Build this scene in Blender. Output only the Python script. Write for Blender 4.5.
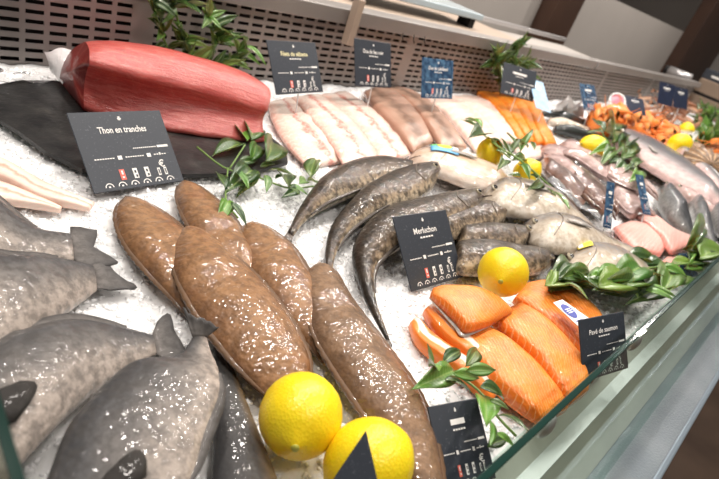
import bpy, bmesh, math, random
import numpy as np
from mathutils import Vector, Matrix, noise
random.seed(7); rng = np.random.default_rng(7)
for o in list(bpy.data.objects): bpy.data.objects.remove(o)
S = bpy.context.scene; COL = S.collection

# ------------------------------------------------------------------ camera
CAMZ, ICE = 1.30, 0.94
CP = Vector((0, 0, CAMZ)); FPX, CX, CY = 533.0, 359.5, 239.5
def _d(u, v): return Vector((u - CX, -(v - CY), -FPX))
_Z = -_d(17, 1145).normalized(); _X = _d(870, 118).normalized()
_X = (_X - _Z * _X.dot(_Z)).normalized(); _Y = _Z.cross(_X)
ROT = Matrix((_X, _Y, _Z))
cam = bpy.data.cameras.new('camera'); camo = bpy.data.objects.new('camera', cam); COL.objects.link(camo)
camo.matrix_world = Matrix.Translation(CP) @ ROT.to_4x4()
cam.sensor_width = 36; cam.lens = FPX / 719 * 36; cam.clip_start = .01
cam.dof.use_dof = True; cam.dof.focus_distance = .60; cam.dof.aperture_fstop = 7.5
S.camera = camo

# ------------------------------------------------------------------ light
S.view_settings.view_transform = 'Standard'; S.view_settings.look = 'None'
S.view_settings.exposure = 0.22; S.view_settings.gamma = 1; S.view_settings.use_curve_mapping = False
wd = bpy.data.worlds.new('world'); S.world = wd; wd.use_nodes = True
wd.node_tree.nodes['Background'].inputs[0].default_value = (1.0, .93, .88, 1)
wd.node_tree.nodes['Background'].inputs[1].default_value = .11
def lamp(loc, size, power, col=(1, .93, .86), tgt=None):
    l = bpy.data.lights.new('ceiling_or_fill_lamp', 'AREA'); l.shape = 'DISK'; l.size = size; l.energy = power; l.color = col
    o = bpy.data.objects.new('ceiling_or_fill_lamp', l); COL.objects.link(o); o.location = loc
    o.rotation_euler = (Vector(tgt) - Vector(loc)).to_track_quat('-Z', 'Y').to_euler()
    return o
# a row of round ceiling spots above the counter
for x in (-.2, .5, 1.2, 1.9, 2.6, 3.4):
    lamp((x, .75, 2.75), .14, 11, tgt=(x, .45, .95))
for x in (.1, .95, 1.9):
    lamp((x, -.55, 2.85), .14, 7.5, tgt=(x, .4, .95))
# second row of spots over the aisle behind the counter
for x in (.7, 1.5, 2.3, 3.2, 4.4):
    lamp((x, 1.75, 2.7), .10, 8, tgt=(x * .5 + .2, .45, .95))
lamp((4.6, .2, 2.75), .25, 26, tgt=(4.9, 1.6, 1.1))  # unseen fill lamp, added to brighten the grey partition

# ------------------------------------------------------------------ pixel helpers (place things on the bed)
def ray(u, v): return ROT @ _d(u, v)
def W(u, v, h=0.0):
    r = ray(u, v); return CP + r * ((ICE + h - CAMZ) / r.z)
def WY(u, v, y):
    r = ray(u, v); return CP + r * (y / r.y)
def crom(pts, n):
    """n+1 samples of a Catmull-Rom through pts (tuples)"""
    P = [np.array(p, float) for p in pts]
    if len(P) == 2: return [P[0] + (P[1] - P[0]) * i / n for i in range(n + 1)]
    Q = [2 * P[0] - P[1]] + P + [2 * P[-1] - P[-2]]
    d = [0]
    for i in range(len(P) - 1): d.append(d[-1] + max(1e-6, np.linalg.norm(P[i + 1] - P[i])))
    out = []
    for i in range(n + 1):
        s = d[-1] * i / n; k = 0
        while k < len(P) - 2 and s > d[k + 1]: k += 1
        t = (s - d[k]) / (d[k + 1] - d[k])
        a, b, c, e = Q[k], Q[k + 1], Q[k + 2], Q[k + 3]
        out.append(.5 * (2 * b + (c - a) * t + (2 * a - 5 * b + 4 * c - e) * t * t + (3 * b - a - 3 * c + e) * t ** 3))
    return out
def lerp(tab, t):
    if isinstance(tab, (int, float)): return tab
    for (a, x), (b, y) in zip(tab, tab[1:]):
        if t <= b: return x + (y - x) * max(0, (t - a) / (b - a))
    return tab[-1][1]

# ------------------------------------------------------------------ object helpers
def tag(o, label=None, cat=None, group=None, kind=None):
    if label: o['label'] = label
    if cat: o['category'] = cat
    if group: o['group'] = group
    if kind: o['kind'] = kind
    return o
def thing(name, label, cat, loc, group=None):
    o = bpy.data.objects.new(name, None); COL.objects.link(o); o.location = loc; o.empty_display_size = .02
    return tag(o, label, cat, group)
def mesh(name, verts, faces, mat, parent=None, uv=None, smooth=True, org=None):
    """verts in world space; stored relative to the root's location"""
    root = parent
    base = Vector((0, 0, 0))
    p = parent
    while p is not None: base += p.location; p = p.parent
    if parent is None: base = Vector(org) if org is not None else Vector((0, 0, 0))
    me = bpy.data.meshes.new(name)
    me.from_pydata([tuple(Vector(v) - base) for v in verts], [], faces)
    if uv is not None:
        l = me.uv_layers.new(name='UVMap')
        for lp in me.loops: l.data[lp.index].uv = uv[lp.vertex_index]
    if smooth: me.polygons.foreach_set('use_smooth', [True] * len(me.polygons))
    me.materials.append(mat); me.update()
    o = bpy.data.objects.new(name, me); COL.objects.link(o)
    if parent is not None: o.parent = parent
    elif org is not None: o.location = base
    return o
def box_data(lo, hi):
    (a, b, c), (d, e, f) = lo, hi
    v = [(a,b,c),(d,b,c),(d,e,c),(a,e,c),(a,b,f),(d,b,f),(d,e,f),(a,e,f)]
    return v, [(0,3,2,1),(4,5,6,7),(0,1,5,4),(1,2,6,5),(2,3,7,6),(3,0,4,7)]
def box(name, lo, hi, mat, parent=None, bev=0.0, org=None):
    v, f = box_data(lo, hi); o = mesh(name, v, f, mat, parent, smooth=False, org=org)
    if bev: m = o.modifiers.new('bevel', 'BEVEL'); m.width = bev; m.segments = 2
    return o
def tube_data(pts, rad, n=8, closed=True):
    pts = [Vector(p) for p in pts]; V, F = [], []
    for i, p in enumerate(pts):
        t = (pts[min(i + 1, len(pts) - 1)] - pts[max(i - 1, 0)]).normalized()
        a = t.orthogonal().normalized() if i == 0 else (a - t * a.dot(t)).normalized()
        b = t.cross(a); r = rad[i] if isinstance(rad, (list, tuple)) else rad
        for k in range(n):
            q = 2 * math.pi * k / n; V.append(p + (a * math.cos(q) + b * math.sin(q)) * r)
    for i in range(len(pts) - 1):
        for k in range(n): F.append((i*n+k, i*n+(k+1)%n, (i+1)*n+(k+1)%n, (i+1)*n+k))
    if closed: F.append(tuple(range(n-1, -1, -1))); F.append(tuple((len(pts)-1)*n+k for k in range(n)))
    return V, F
def tube(name, pts, rad, mat, parent, n=8):
    V, F = tube_data(pts, rad, n); return mesh(name, V, F, mat, parent)
def fixn(o):
    bm = bmesh.new(); bm.from_mesh(o.data); bmesh.ops.recalc_face_normals(bm, faces=bm.faces); bm.to_mesh(o.data); bm.free(); return o
def solid(o, t, off=0):
    m = o.modifiers.new('solid', 'SOLIDIFY'); m.thickness = t; m.offset = off; return o

# ------------------------------------------------------------------ materials
MATS = {}
class NB:
    def __init__(s, name):
        m = bpy.data.materials.new(name); m.use_nodes = True; s.m = m; s.t = m.node_tree; s.b = s.t.nodes['Principled BSDF']
    def n(s, ty, **kw):
        x = s.t.nodes.new(ty)
        for k, v in kw.items():
            if k in x.inputs: x.inputs[k].default_value = v
            else: setattr(x, k, v)
        return x
    def l(s, a, b): s.t.links.new(a, b)
    def noise(s, scale, detail=3, co=None, rough=.55, dist=0):
        x = s.n('ShaderNodeTexNoise', Scale=scale, Detail=detail, Roughness=rough, Distortion=dist)
        if co is None:
            if not hasattr(s, 'oc'): s.oc = s.n('ShaderNodeTexCoord')
            co = s.oc.outputs['Object']
        s.l(co, x.inputs['Vector']); return x.outputs['Fac']
    def ramp(s, fac, stops, interp='LINEAR'):
        r = s.n('ShaderNodeValToRGB'); s.l(fac, r.inputs[0]); e = r.color_ramp.elements; r.color_ramp.interpolation = interp
        while len(e) < len(stops): e.new(.5)
        for x, (p, c) in zip(e, stops): x.position = p; x.color = (*c, 1)
        return r.outputs[0]
    def mix(s, f, a, b, mode='MIX'):
        x = s.n('ShaderNodeMix', data_type='RGBA', blend_type=mode)
        for i, v in ((0, f), (6, a), (7, b)):
            if hasattr(v, 'links') or hasattr(v, 'is_linked'): s.l(v, x.inputs[i])
            else: x.inputs[i].default_value = v if i == 0 else (*v, 1)
        return x.outputs[2]
    def math(s, op, a, b):
        x = s.n('ShaderNodeMath', operation=op)
        for i, v in ((0, a), (1, b)):
            if hasattr(v, 'is_linked'): s.l(v, x.inputs[i])
            else: x.inputs[i].default_value = v
        return x.outputs[0]
    def bump(s, h, strength, dist=.002, prev=None):
        x = s.n('ShaderNodeBump', Strength=strength, Distance=dist); s.l(h, x.inputs['Height'])
        if prev: s.l(prev, x.inputs['Normal'])
        return x.outputs[0]
    def fin(s, col=None, rough=.4, normal=None, **kw):
        if col is not None:
            if hasattr(col, 'is_linked'): s.l(col, s.b.inputs['Base Color'])
            else: s.b.inputs['Base Color'].default_value = (*col, 1)
        s.b.inputs['Roughness'].default_value = rough
        if normal: s.l(normal, s.b.inputs['Normal']); s.l(normal, s.b.inputs['Coat Normal'])
        for k, v in kw.items(): s.b.inputs[k.replace('_', ' ')].default_value = v
        MATS[s.m.name] = s.m; return s.m
def plain(name, c, rough=.4, bump=0, bscale=100, var=.0, vscale=30, **kw):
    b = NB(name); nrm = None; col = c
    if var: col = b.ramp(b.noise(vscale), [(.3, tuple(x * (1 - var) for x in c)), (.7, tuple(min(1, x * (1 + var)) for x in c))])
    if bump: nrm = b.bump(b.noise(bscale, 2), bump)
    return b.fin(col, rough, nrm, **kw)
def fishmat(name, stops, mott=.35, msc=60, rough=.28, bsc=260, bst=.35, dark=(.05,.045,.04), wob=.12, coat=.5, streak=0, fine=0, metal=0):
    """UV.y: 0 belly - 1 back"""
    b = NB(name); uv = b.n('ShaderNodeUVMap'); sp = b.n('ShaderNodeSeparateXYZ'); b.l(uv.outputs[0], sp.inputs[0])
    nz = b.noise(msc * .35, 3)
    f = b.math('ADD', sp.outputs['Y'], b.math('MULTIPLY', b.math('SUBTRACT', nz, .5), wob * 2))
    c = b.ramp(f, stops)
    m = b.ramp(b.noise(msc, 4, rough=.68), [(.40, (1, 1, 1)), (.58, (0, 0, 0))])
    c = b.mix(b.math('MULTIPLY', m, mott), c, dark)
    if fine:
        m2 = b.ramp(b.noise(msc * 4, 2), [(.45, (0, 0, 0)), (.65, (1, 1, 1))])
        c = b.mix(b.math('MULTIPLY', m2, fine), c, tuple(min(1, x) for x in stops[-1][1]))
    nrm = b.bump(b.noise(bsc, 1), bst * .12, .0025)
    nrm = b.bump(b.noise(bsc * .38, 1), bst * .38, .006, nrm)
    return b.fin(c, rough + .2, nrm, Coat_Weight=coat, Coat_Roughness=.06, Specular_IOR_Level=.25, Metallic=metal)
def fleshmat(name, stops, bands=0, bandcol=(1, 1, 1), rough=.3, msc=40, sss=.15, bst=.25, coat=.4, bsc=180, bdir='X', bdist=3, wob=.12, bw=.25, bstr=.4):
    b = NB(name); uv = b.n('ShaderNodeUVMap'); sp = b.n('ShaderNodeSeparateXYZ'); b.l(uv.outputs[0], sp.inputs[0])
    nz = b.noise(msc, 4, rough=.6)
    f = b.math('ADD', sp.outputs['Y'], b.math('MULTIPLY', b.math('SUBTRACT', nz, .5), wob * 2))
    c = b.ramp(f, stops)
    if bands:
        w = b.n('ShaderNodeTexWave', Scale=bands, Distortion=bdist, Detail=2); w.bands_direction = bdir
        w.inputs['Detail Scale'].default_value = 2
        b.l(uv.outputs[0], w.inputs['Vector'])
        m = b.ramp(w.outputs['Fac'], [(1 - bw, (0, 0, 0)), (1, (1, 1, 1))])
        c = b.mix(b.math('MULTIPLY', m, bstr), c, bandcol)
        nrm = b.bump(w.outputs['Fac'], .12, .002)
    else: nrm = None
    nrm = b.bump(b.noise(bsc, 3), bst, .003, nrm)
    m = b.fin(c, rough + .12, nrm, Coat_Weight=coat, Coat_Roughness=.08, Specular_IOR_Level=.3)
    if sss: b.b.inputs['Subsurface Weight'].default_value = sss; b.b.inputs['Subsurface Radius'].default_value = (.01, .004, .003); b.b.inputs['Subsurface Scale'].default_value = .6
    return m

m_ice = NB('crushed_ice')
_n = m_ice.noise(300, 4, rough=.7)
m_ice = m_ice.fin(m_ice.ramp(m_ice.noise(70, 4), [(.3, (.96, .96, .965)), (.65, (.99, .99, .99))]), .2, m_ice.bump(_n, .22, .002), Subsurface_Weight=1.0, Subsurface_Scale=.012, Coat_Weight=.2); MATS['crushed_ice'].node_tree.nodes['Principled BSDF'].inputs['Subsurface Radius'].default_value = (1, 1, 1)
m_chunk = plain('ice_chunk', (.98, .98, .985), .15, .1, 500, Coat_Weight=.2)
m_steel = plain('brushed_steel', (.52, .48, .46), .38, .08, 60, .06, 12, Metallic=.85)
m_panel = plain('perforated_steel', (.29, .265, .25), .42, .03, 60, .10, 6, Metallic=.35)
m_dark = plain('dark_void', (.012, .01, .01), .8)
m_slate = NB('wet_black_slate')
m_slate = m_slate.fin(m_slate.ramp(m_slate.noise(25, 5, rough=.7), [(.35, (.012, .012, .013)), (.62, (.03, .029, .028)), (.75, (.075, .07, .062))]), .3, m_slate.bump(m_slate.noise(40, 5), .5, .004), Coat_Weight=.0, Specular_IOR_Level=.25)
m_card = NB('slate_card')
m_card = m_card.fin(m_card.ramp(m_card.noise(400, 2), [(.62, (.028, .034, .046)), (.75, (.09, .10, .12))]), .42, m_card.bump(m_card.noise(150, 2), .03))
m_cardblue = NB('glossy_blue_card')
m_cardblue = m_cardblue.fin(m_cardblue.ramp(m_cardblue.noise(60, 3), [(.4, (.02, .05, .11)), (.75, (.10, .22, .36))]), .25, Coat_Weight=.6)
m_cardpale = plain('pale_blue_card', (.30, .47, .66), .3, var=.25, vscale=40)
m_cardnavy = plain('navy_card', (.012, .02, .05), .4, var=.2, vscale=30)
m_print = plain('white_print', (.85, .83, .80), .6)
m_printcream = plain('cream_print', (.85, .78, .45), .6)
m_red = plain('red_print', (.75, .16, .12), .6)
m_blue = plain('blue_print', (.05, .07, .35), .5)
m_yel = plain('yellow_print', (.9, .72, .05), .5)
m_cyan = plain('cyan_print', (.15, .45, .75), .5)
m_greenp = plain('green_print', (.15, .55, .2), .5)
m_white = plain('white_plastic', (.86, .87, .88), .35)
m_lemon = NB('lemon_peel')
_p = m_lemon.n('ShaderNodeTexVoronoi', Scale=420.0)
_tc = m_lemon.n('ShaderNodeTexCoord'); m_lemon.l(_tc.outputs['Object'], _p.inputs['Vector'])
m_lemon = m_lemon.fin(m_lemon.ramp(m_lemon.noise(30, 3), [(.3, (.90, .60, .008)), (.7, (.96, .72, .016))]), .33, m_lemon.bump(_p.outputs['Distance'], .25, .0012), Subsurface_Weight=.12, Subsurface_Scale=.4)
m_lemonstem = plain('lemon_stem', (.42, .40, .06), .6)
m_pulp = fleshmat('lemon_pulp', [(0, (.85, .68, .10)), (1, (.95, .80, .25))], 6, (.95, .9, .6), bst=.4)
def leafm(name, a, b_):
    b = NB(name); oi = b.n('ShaderNodeObjectInfo')
    uv = b.n('ShaderNodeUVMap'); sp = b.n('ShaderNodeSeparateXYZ'); b.l(uv.outputs[0], sp.inputs[0])
    c = b.mix(oi.outputs['Random'], a, b_)
    mid = b.math('LESS_THAN', b.math('ABSOLUTE', b.math('SUBTRACT', sp.outputs['Y'], .5), 0), .035)
    c = b.mix(b.math('MULTIPLY', mid, .5), c, (.30, .42, .10))
    w = b.n('ShaderNodeTexWave', Scale=5.0, Distortion=1.0); b.l(uv.outputs[0], w.inputs['Vector'])
    return b.fin(c, .32, b.bump(w.outputs['Fac'], .15, .001), Coat_Weight=.25, Subsurface_Weight=.08, Subsurface_Scale=.1)
m_leaf = leafm('green_leaf', (.045, .14, .018), (.13, .30, .035))
m_leafd = leafm('dark_leaf', (.016, .05, .010), (.055, .125, .018))
m_leafo = leafm('olive_leaf', (.06, .13, .016), (.16, .26, .035))
m_stem = plain('green_stem', (.16, .27, .06), .5)
m_sole = fishmat('sole_skin', [(0, (.22, .092, .032)), (.2, (.305, .155, .068)), (.6, (.315, .170, .080)), (.85, (.25, .125, .056)), (1, (.15, .066, .028))], .6, 90, .28, 380, .7, (.11, .055, .026), .25, .9)
m_soled = fishmat('sole_skin_grey', [(0, (.18, .09, .045)), (.3, (.25, .148, .082)), (.7, (.26, .158, .092)), (1, (.14, .078, .044))], .6, 90, .28, 380, .7, (.09, .052, .03), .25, .9)
m_solefin = fishmat('sole_fin', [(0, (.13, .07, .04)), (1, (.17, .095, .05))], .3, 80, .35, 200, .4)
m_bream = fishmat('bream_skin', [(0, (.46, .39, .34)), (.25, (.33, .285, .25)), (.48, (.165, .15, .14)), (.75, (.08, .078, .08)), (1, (.035, .036, .04))], .55, 110, .34, 300, .75, (.05, .046, .043), .2, .45)
m_breamd = fishmat('bream_skin_dark', [(0, (.20, .13, .06)), (.3, (.075, .07, .066)), (1, (.03, .031, .034))], .35, 50, .32, 380, .4, (.03, .03, .03), .12, .4)
m_breamfin = fishmat('bream_fin', [(0, (.17, .155, .145)), (1, (.07, .067, .067))], .5, 110, .5, 260, .4, (.05, .045, .042), .12, .1)
m_finblack = fishmat('dark_fin', [(0, (.028, .025, .024)), (1, (.04, .036, .033))], .4, 120, .6, 260, .4, (.015, .014, .013), .12, .1)
m_hake = fishmat('hake_skin', [(0, (.62, .52, .38)), (.10, (.44, .33, .22)), (.22, (.15, .105, .068)), (.5, (.072, .05, .033)), (1, (.022, .016, .011))], .85, 80, .3, 420, .7, (.012, .009, .007), .12, .55)
m_hakefin = fishmat('hake_fin', [(0, (.16, .13, .11)), (1, (.06, .05, .042))], .4, 90, .35, 260, .4)
m_silver = fishmat('silver_fish_skin', [(0, (.80, .73, .64)), (.28, (.68, .60, .50)), (.42, (.48, .42, .35)), (.56, (.26, .24, .23)), (.78, (.12, .12, .13)), (1, (.07, .072, .085))], .5, 60, .32, 260, .5, (.30, .20, .10), .24, .55)
m_pale = fishmat('pale_fish_skin', [(0, (.78, .67, .58)), (.3, (.74, .62, .53)), (.45, (.62, .44, .32)), (.6, (.70, .57, .48)), (.8, (.40, .29, .22)), (1, (.22, .15, .11))], .45, 45, .28, 260, .4, (.52, .31, .18), .2, .7)
m_silverfin = fishmat('silver_fin', [(0, (.55, .50, .45)), (1, (.32, .30, .28))], .35, 90, .35, 260, .4)
m_salmonskin = fishmat('whole_salmon_skin', [(0, (.72, .50, .47)), (.12, (.62, .46, .44)), (.24, (.34, .31, .31)), (.36, (.13, .135, .145)), (1, (.05, .055, .065))], .35, 45, .3, 260, .4, (.22, .14, .14), .06, .6)
m_mack = fishmat('mackerel_skin', [(0, (.80, .80, .80)), (.2, (.74, .74, .74)), (.30, (.10, .11, .11)), (1, (.02, .024, .024))], .4, 110, .3, 260, .3, (.015, .015, .015), .05, .6)
m_darkfish = fishmat('dark_grey_fish', [(0, (.30, .29, .28)), (.12, (.20, .20, .20)), (.3, (.075, .078, .085)), (.6, (.035, .037, .042)), (1, (.02, .021, .024))], .4, 90, .3, 260, .35, (.02, .02, .024), .08, .7)
m_tuna = NB('tuna_flesh')
_uv = m_tuna.n('ShaderNodeUVMap'); _mp = m_tuna.n('ShaderNodeMapping'); m_tuna.l(_uv.outputs[0], _mp.inputs[0]); _mp.inputs['Scale'].default_value = (2.2, 13, 1); _mp.inputs['Rotation'].default_value = (0, 0, .10)
_f = m_tuna.noise(3.2, 5, _mp.outputs[0], .65, .6)
_c = m_tuna.ramp(_f, [(.25, (.36, .034, .030)), (.5, (.48, .075, .062)), (.75, (.60, .16, .13))])
_g = m_tuna.ramp(m_tuna.noise(230, 3), [(.58, (0, 0, 0)), (.8, (1, 1, 1))])
_c = m_tuna.mix(m_tuna.math('MULTIPLY', _g, .35), _c, (.70, .36, .28))
m_tuna = m_tuna.fin(_c, .36, m_tuna.bump(_f, .5, .004, m_tuna.bump(m_tuna.noise(160, 3), .3, .002)), Coat_Weight=.35, Coat_Roughness=.2, Subsurface_Weight=.1, Subsurface_Scale=.5)
m_tunaend = fleshmat('tuna_cut_end', [(0, (.20, .015, .013)), (.5, (.26, .024, .02)), (1, (.33, .045, .035))], 3, (.40, .10, .07), .36, 60, .08)
m_salmon = fleshmat('salmon_flesh', [(0, (.78, .17, .012)), (.35, (.86, .26, .025)), (.6, (.80, .19, .015)), (1, (.86, .27, .03))], 9, (.90, .50, .22), .32, 38, .06, .5, .45, bdir='DIAGONAL', bdist=3, bw=.12, bstr=.55, wob=.5)
m_salmon2 = fleshmat('salmon_flesh_pale', [(0, (.90, .74, .62)), (.35, (.90, .50, .24)), (.5, (.84, .25, .05)), (.75, (.86, .30, .08)), (1, (.92, .75, .60))], 4, (.93, .55, .3), .28, 60, .2, .3, .6, bdist=6)
m_salmonbelly = fleshmat('salmon_belly', [(0, (.80, .19, .02)), (.36, (.84, .27, .05)), (.46, (.90, .74, .62)), (.72, (.92, .82, .74)), (.84, (.82, .24, .04)), (1, (.80, .20, .03))], 0, rough=.28, msc=60, sss=.06, coat=.5)
m_fillet = fleshmat('white_fillet', [(0, (.72, .40, .32)), (.25, (.80, .62, .53)), (.42, (.80, .66, .58)), (.52, (.60, .22, .17)), (.62, (.78, .58, .50)), (.8, (.80, .66, .58)), (1, (.72, .42, .34))], 5, (.86, .78, .72), .26, 45, .12, .45, .6, bdist=8, wob=.25)
m_cod = fleshmat('cod_fillet', [(0, (.80, .56, .47)), (.4, (.84, .69, .61)), (.7, (.78, .52, .43)), (.85, (.84, .68, .6)), (1, (.68, .42, .34))], 3, (.88, .80, .74), .3, 45, .12, .35, .5, bdist=6, wob=.3)
m_skinon = fleshmat('skin_side_fillet', [(0, (.42, .22, .15)), (.25, (.46, .28, .20)), (.45, (.22, .125, .085)), (.65, (.44, .27, .20)), (1, (.58, .36, .27))], 0, rough=.24, msc=40, sss=.06, coat=.7, wob=.25)
m_haddock = fleshmat('smoked_orange_fillet', [(0, (.82, .20, .012)), (.5, (.85, .26, .018)), (1, (.83, .22, .012))], 4, (.88, .38, .07), .3, 45, .2, .3, .5, bdist=4)
m_monk = fleshmat('pale_strip_fillet', [(0, (.82, .62, .52)), (.25, (.86, .72, .62)), (.45, (.74, .36, .27)), (.6, (.86, .72, .63)), (.8, (.84, .66, .55)), (1, (.78, .48, .38))], 0, rough=.28, msc=50, sss=.12, wob=.35)
m_pink = fleshmat('pink_fillet', [(0, (.76, .30, .25)), (.5, (.80, .42, .36)), (1, (.82, .50, .44))], 4, (.86, .6, .54), .28, 45, .12, .3, .5)
m_cuttle = fishmat('cuttlefish_pink', [(0, (.50, .36, .33)), (.35, (.52, .38, .36)), (.6, (.30, .19, .18)), (1, (.10, .06, .055))], .55, 60, .28, 220, .5, (.18, .10, .085), .3, .7)
m_cuttleb = fishmat('cuttlefish_brown', [(0, (.17, .085, .06)), (.4, (.10, .048, .034)), (1, (.05, .025, .02))], .5, 60, .25, 220, .6, (.035, .018, .014), .25, .8)
m_shrimp = fishmat('cooked_shrimp', [(0, (.92, .56, .36)), (.4, (.90, .36, .10)), (1, (.86, .24, .04))], .35, 60, .3, 200, .3, (.70, .12, .02))
m_lang = fishmat('langoustine_shell', [(0, (.78, .55, .40)), (.5, (.60, .28, .15)), (1, (.38, .16, .09))], .4, 100, .35, 200, .3, (.2, .09, .06))
m_shell = fishmat('brown_shell', [(0, (.62, .42, .25)), (.5, (.35, .2, .1)), (1, (.12, .07, .04))], .5, 60, .4, 200, .4)
m_eye = plain('fish_eye_silver', (.36, .31, .22), .15, Coat_Weight=1.0)
m_pupil = plain('fish_pupil', (.008, .008, .01), .08, Coat_Weight=1.0)
m_line = plain('gill_line', (.16, .125, .10), .5)
m_mouth = plain('mouth_dark', (.05, .02, .02), .4)
m_bag = None

def surf_pt(B, t, s, lift=0.0):
    n = B['N']; i = min(max(t, 0), 1) * n; k = min(int(i), n - 1); f = i - k
    a = B['A'][k].lerp(B['A'][k+1], f); b = B['B'][k].lerp(B['B'][k+1], f); th = B['T'][k] * (1 - f) + B['T'][k+1] * f
    L = 2 * s - 1; p = (a + b) / 2 + (a - b) / 2 * L
    p.z += th * max(0, 1 - abs(L) ** B['e']) ** B['q'] + lift
    return p
def loft(name, A, B, mat, parent=None, th=.01, rel=None, base=0.0, N=36, M=20, e=2.2, q=.55, bot=.8, amp=.0, freq=25, cap=None, endp=.35, head=0.0, org=None, seed=0, round0=.05, round1=0, oc=1.0):
    """a solid between two outline rails on the bed; rel: thickness = rel*half width, else th with tapered ends"""
    ra, rb = crom([p[:2] for p in A], N), crom([p[:2] for p in B], N)
    ts = [i / N for i in range(N + 1)]
    hw, sh = [], []
    for a, b, t in zip(ra, rb, ts):
        pa, pb = W(*a, .02), W(*b, .02); w = (pa - pb).length / 2; mid = (pa + pb) / 2
        d = Vector((mid.x, mid.y, 0)); tan = (CAMZ - mid.z) / d.length; ca = abs((pa - pb).normalized().dot(d.normalized())) if w > 1e-6 else 0
        # the rails are the seen outline of a thick body: its plan is narrower along the line of sight
        if rel: f = 1 / math.sqrt(1 + (.6 * oc * rel * ca / tan) ** 2)
        else: f = max(.8, 1 - .15 * lerp(th, t) * ca / tan / max(w, 1e-6))
        e0 = 1.0
        if rel and round0 and t < round0: e0 = math.sqrt(max(.0, 1 - (1 - t / round0) ** 2)) * .97 + .03
        if rel and round1 and t > 1 - round1: e0 = math.sqrt(max(.0, 1 - (1 - (1 - t) / round1) ** 2)) * .97 + .03
        hw.append(w * f * e0); sh.append(f * e0)
    if rel: T = [min(rel * w, cap or 9) for w in hw]
    else: T = [lerp(th, t) * max(.03, math.sin(math.pi * min(max(t, .012), .988))) ** endp for t in ts]
    bs = [(lerp(base, t) + T[i] * bot) for i, t in enumerate(ts)]
    PA = [W(*a, h) for a, h in zip(ra, bs)]; PB = [W(*b, h) for b, h in zip(rb, bs)]
    for k in range(N + 1):
        m_ = (PA[k] + PB[k]) / 2; PA[k] = m_ + (PA[k] - m_) * sh[k]; PB[k] = m_ + (PB[k] - m_) * sh[k]
    V, F, UV = [], [], []
    off = Vector((seed * 3.1, seed * 1.7, 0))
    for i, t in enumerate(ts):
        mid = (PA[i] + PB[i]) / 2; half = (PA[i] - PB[i]) / 2
        for k in range(M):
            qn = 2 * math.pi * k / M; L = math.cos(qn); s = math.sin(qn)
            v = T[i] * max(0, 1 - abs(L) ** e) ** q
            p = mid + half * L; p.z += v if s >= 0 else -v * bot
            if amp and s > -.2:
                nz = noise.noise((p + off) * freq) * amp; p.z += nz * (1 - abs(L) ** 4) * min(1, T[i] / .006)
            V.append(p); UV.append((t, (L + 1) / 2))
    for i in range(N):
        for k in range(M):
            F.append((i*M+k, i*M+(k+1)%M, (i+1)*M+(k+1)%M, (i+1)*M+k))
    F.append(tuple(range(M-1, -1, -1))); F.append(tuple(N*M+k for k in range(M)))
    o = mesh(name, V, [tuple(reversed(f)) for f in F], mat, parent, UV, org=org)
    return o, dict(A=PA, B=PB, T=T, N=N, e=e, q=q)
def ellipsoid(name, c, r, mat, parent, axis=None, seg=16, rings=10):
    V, F = [], []
    for i in range(rings + 1):
        f = math.pi * i / rings
        for k in range(seg):
            g = 2 * math.pi * k / seg
            V.append(Vector((r[0]*math.sin(f)*math.cos(g), r[1]*math.sin(f)*math.sin(g), r[2]*math.cos(f))))
    if axis is not None:
        R = Vector(axis).to_track_quat('Z', 'Y').to_matrix(); V = [R @ v for v in V]
    V = [v + Vector(c) for v in V]
    for i in range(rings):
        for k in range(seg): F.append((i*seg+k, (i+1)*seg+k, (i+1)*seg+(k+1)%seg, i*seg+(k+1)%seg))
    return mesh(name, V, F, mat, parent)
def sheet(name, rows, mat, parent, thick=.0012, wave=0.0, lift=0.0):
    """rows: list of rows of world points -> thin solid surface"""
    V, F, UV = [], [], []; nr, nc = len(rows), len(rows[0])
    for i, r in enumerate(rows):
        for k, p in enumerate(r):
            p = Vector(p); p.z += lift + wave * math.sin(k * 2.4 + i) * (i / max(1, nr - 1)); V.append(p); UV.append((k / (nc-1), i / max(1, nr-1)))
    for i in range(nr - 1):
        for k in range(nc - 1): F.append((i*nc+k, i*nc+k+1, (i+1)*nc+k+1, (i+1)*nc+k))
    o = mesh(name, V, F, mat, parent, UV); solid(o, thick); return o
def tailfin(parent, B, tips, mat, h=.006, name='tail_fin', at=1.0):
    """tips: pixel points along the outer rim of the fin"""
    a, b = surf_pt(B, at, .98), surf_pt(B, at, .02)
    n = 12; rim = [W(*p, h) for p in crom(tips, n)]
    root = [a.lerp(b, k / n) for k in range(n + 1)]
    rows = [[root[k].lerp(rim[k], j / 5) for k in range(n + 1)] for j in range(6)]
    for j, r in enumerate(rows):
        for k, p in enumerate(r): p.z += .0011 * math.sin(k * 2.2) * j / 5
    return sheet(name, rows, mat, parent)
def eye(parent, B, t, s, r, up=(0, -.35, 1)):
    c = surf_pt(B, t, s); e = ellipsoid('eye', c, (r, r, r * .45), m_eye, parent, up, 14, 8)
    ellipsoid('pupil', c + Vector(up).normalized() * r * .26, (r*.70, r*.70, r*.36), m_pupil, e, up, 12, 6)
def linepart(name, parent, B, pts, r, mat, n=14):
    P = [surf_pt(B, p[0], p[1], r * .3) for p in crom(pts, n)]
    k = len(P) - 1
    return tube(name, P, [r * (.35 + .65 * math.sin(math.pi * min(max(i / k, .05), .95))) for i in range(k + 1)], mat, parent, 6)
def pectoral(parent, B, t, s, dt, ds, mat, spread=.10, name='pectoral_fin', lift=.0035):
    rows = []
    for j in range(6):
        f = j / 5; r = []
        for k in range(7):
            g = k / 6 - .5
            r.append(surf_pt(B, t + dt * f * math.sqrt(max(.1, 1 - 3 * g * g)), s + ds * f + g * spread * (.25 + .75 * math.sin(1.9 * f) ** .8), lift + .0006 * math.sin(math.pi * f)))
        rows.append(r)
    return sheet(name, rows, mat, parent, .001)
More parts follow.
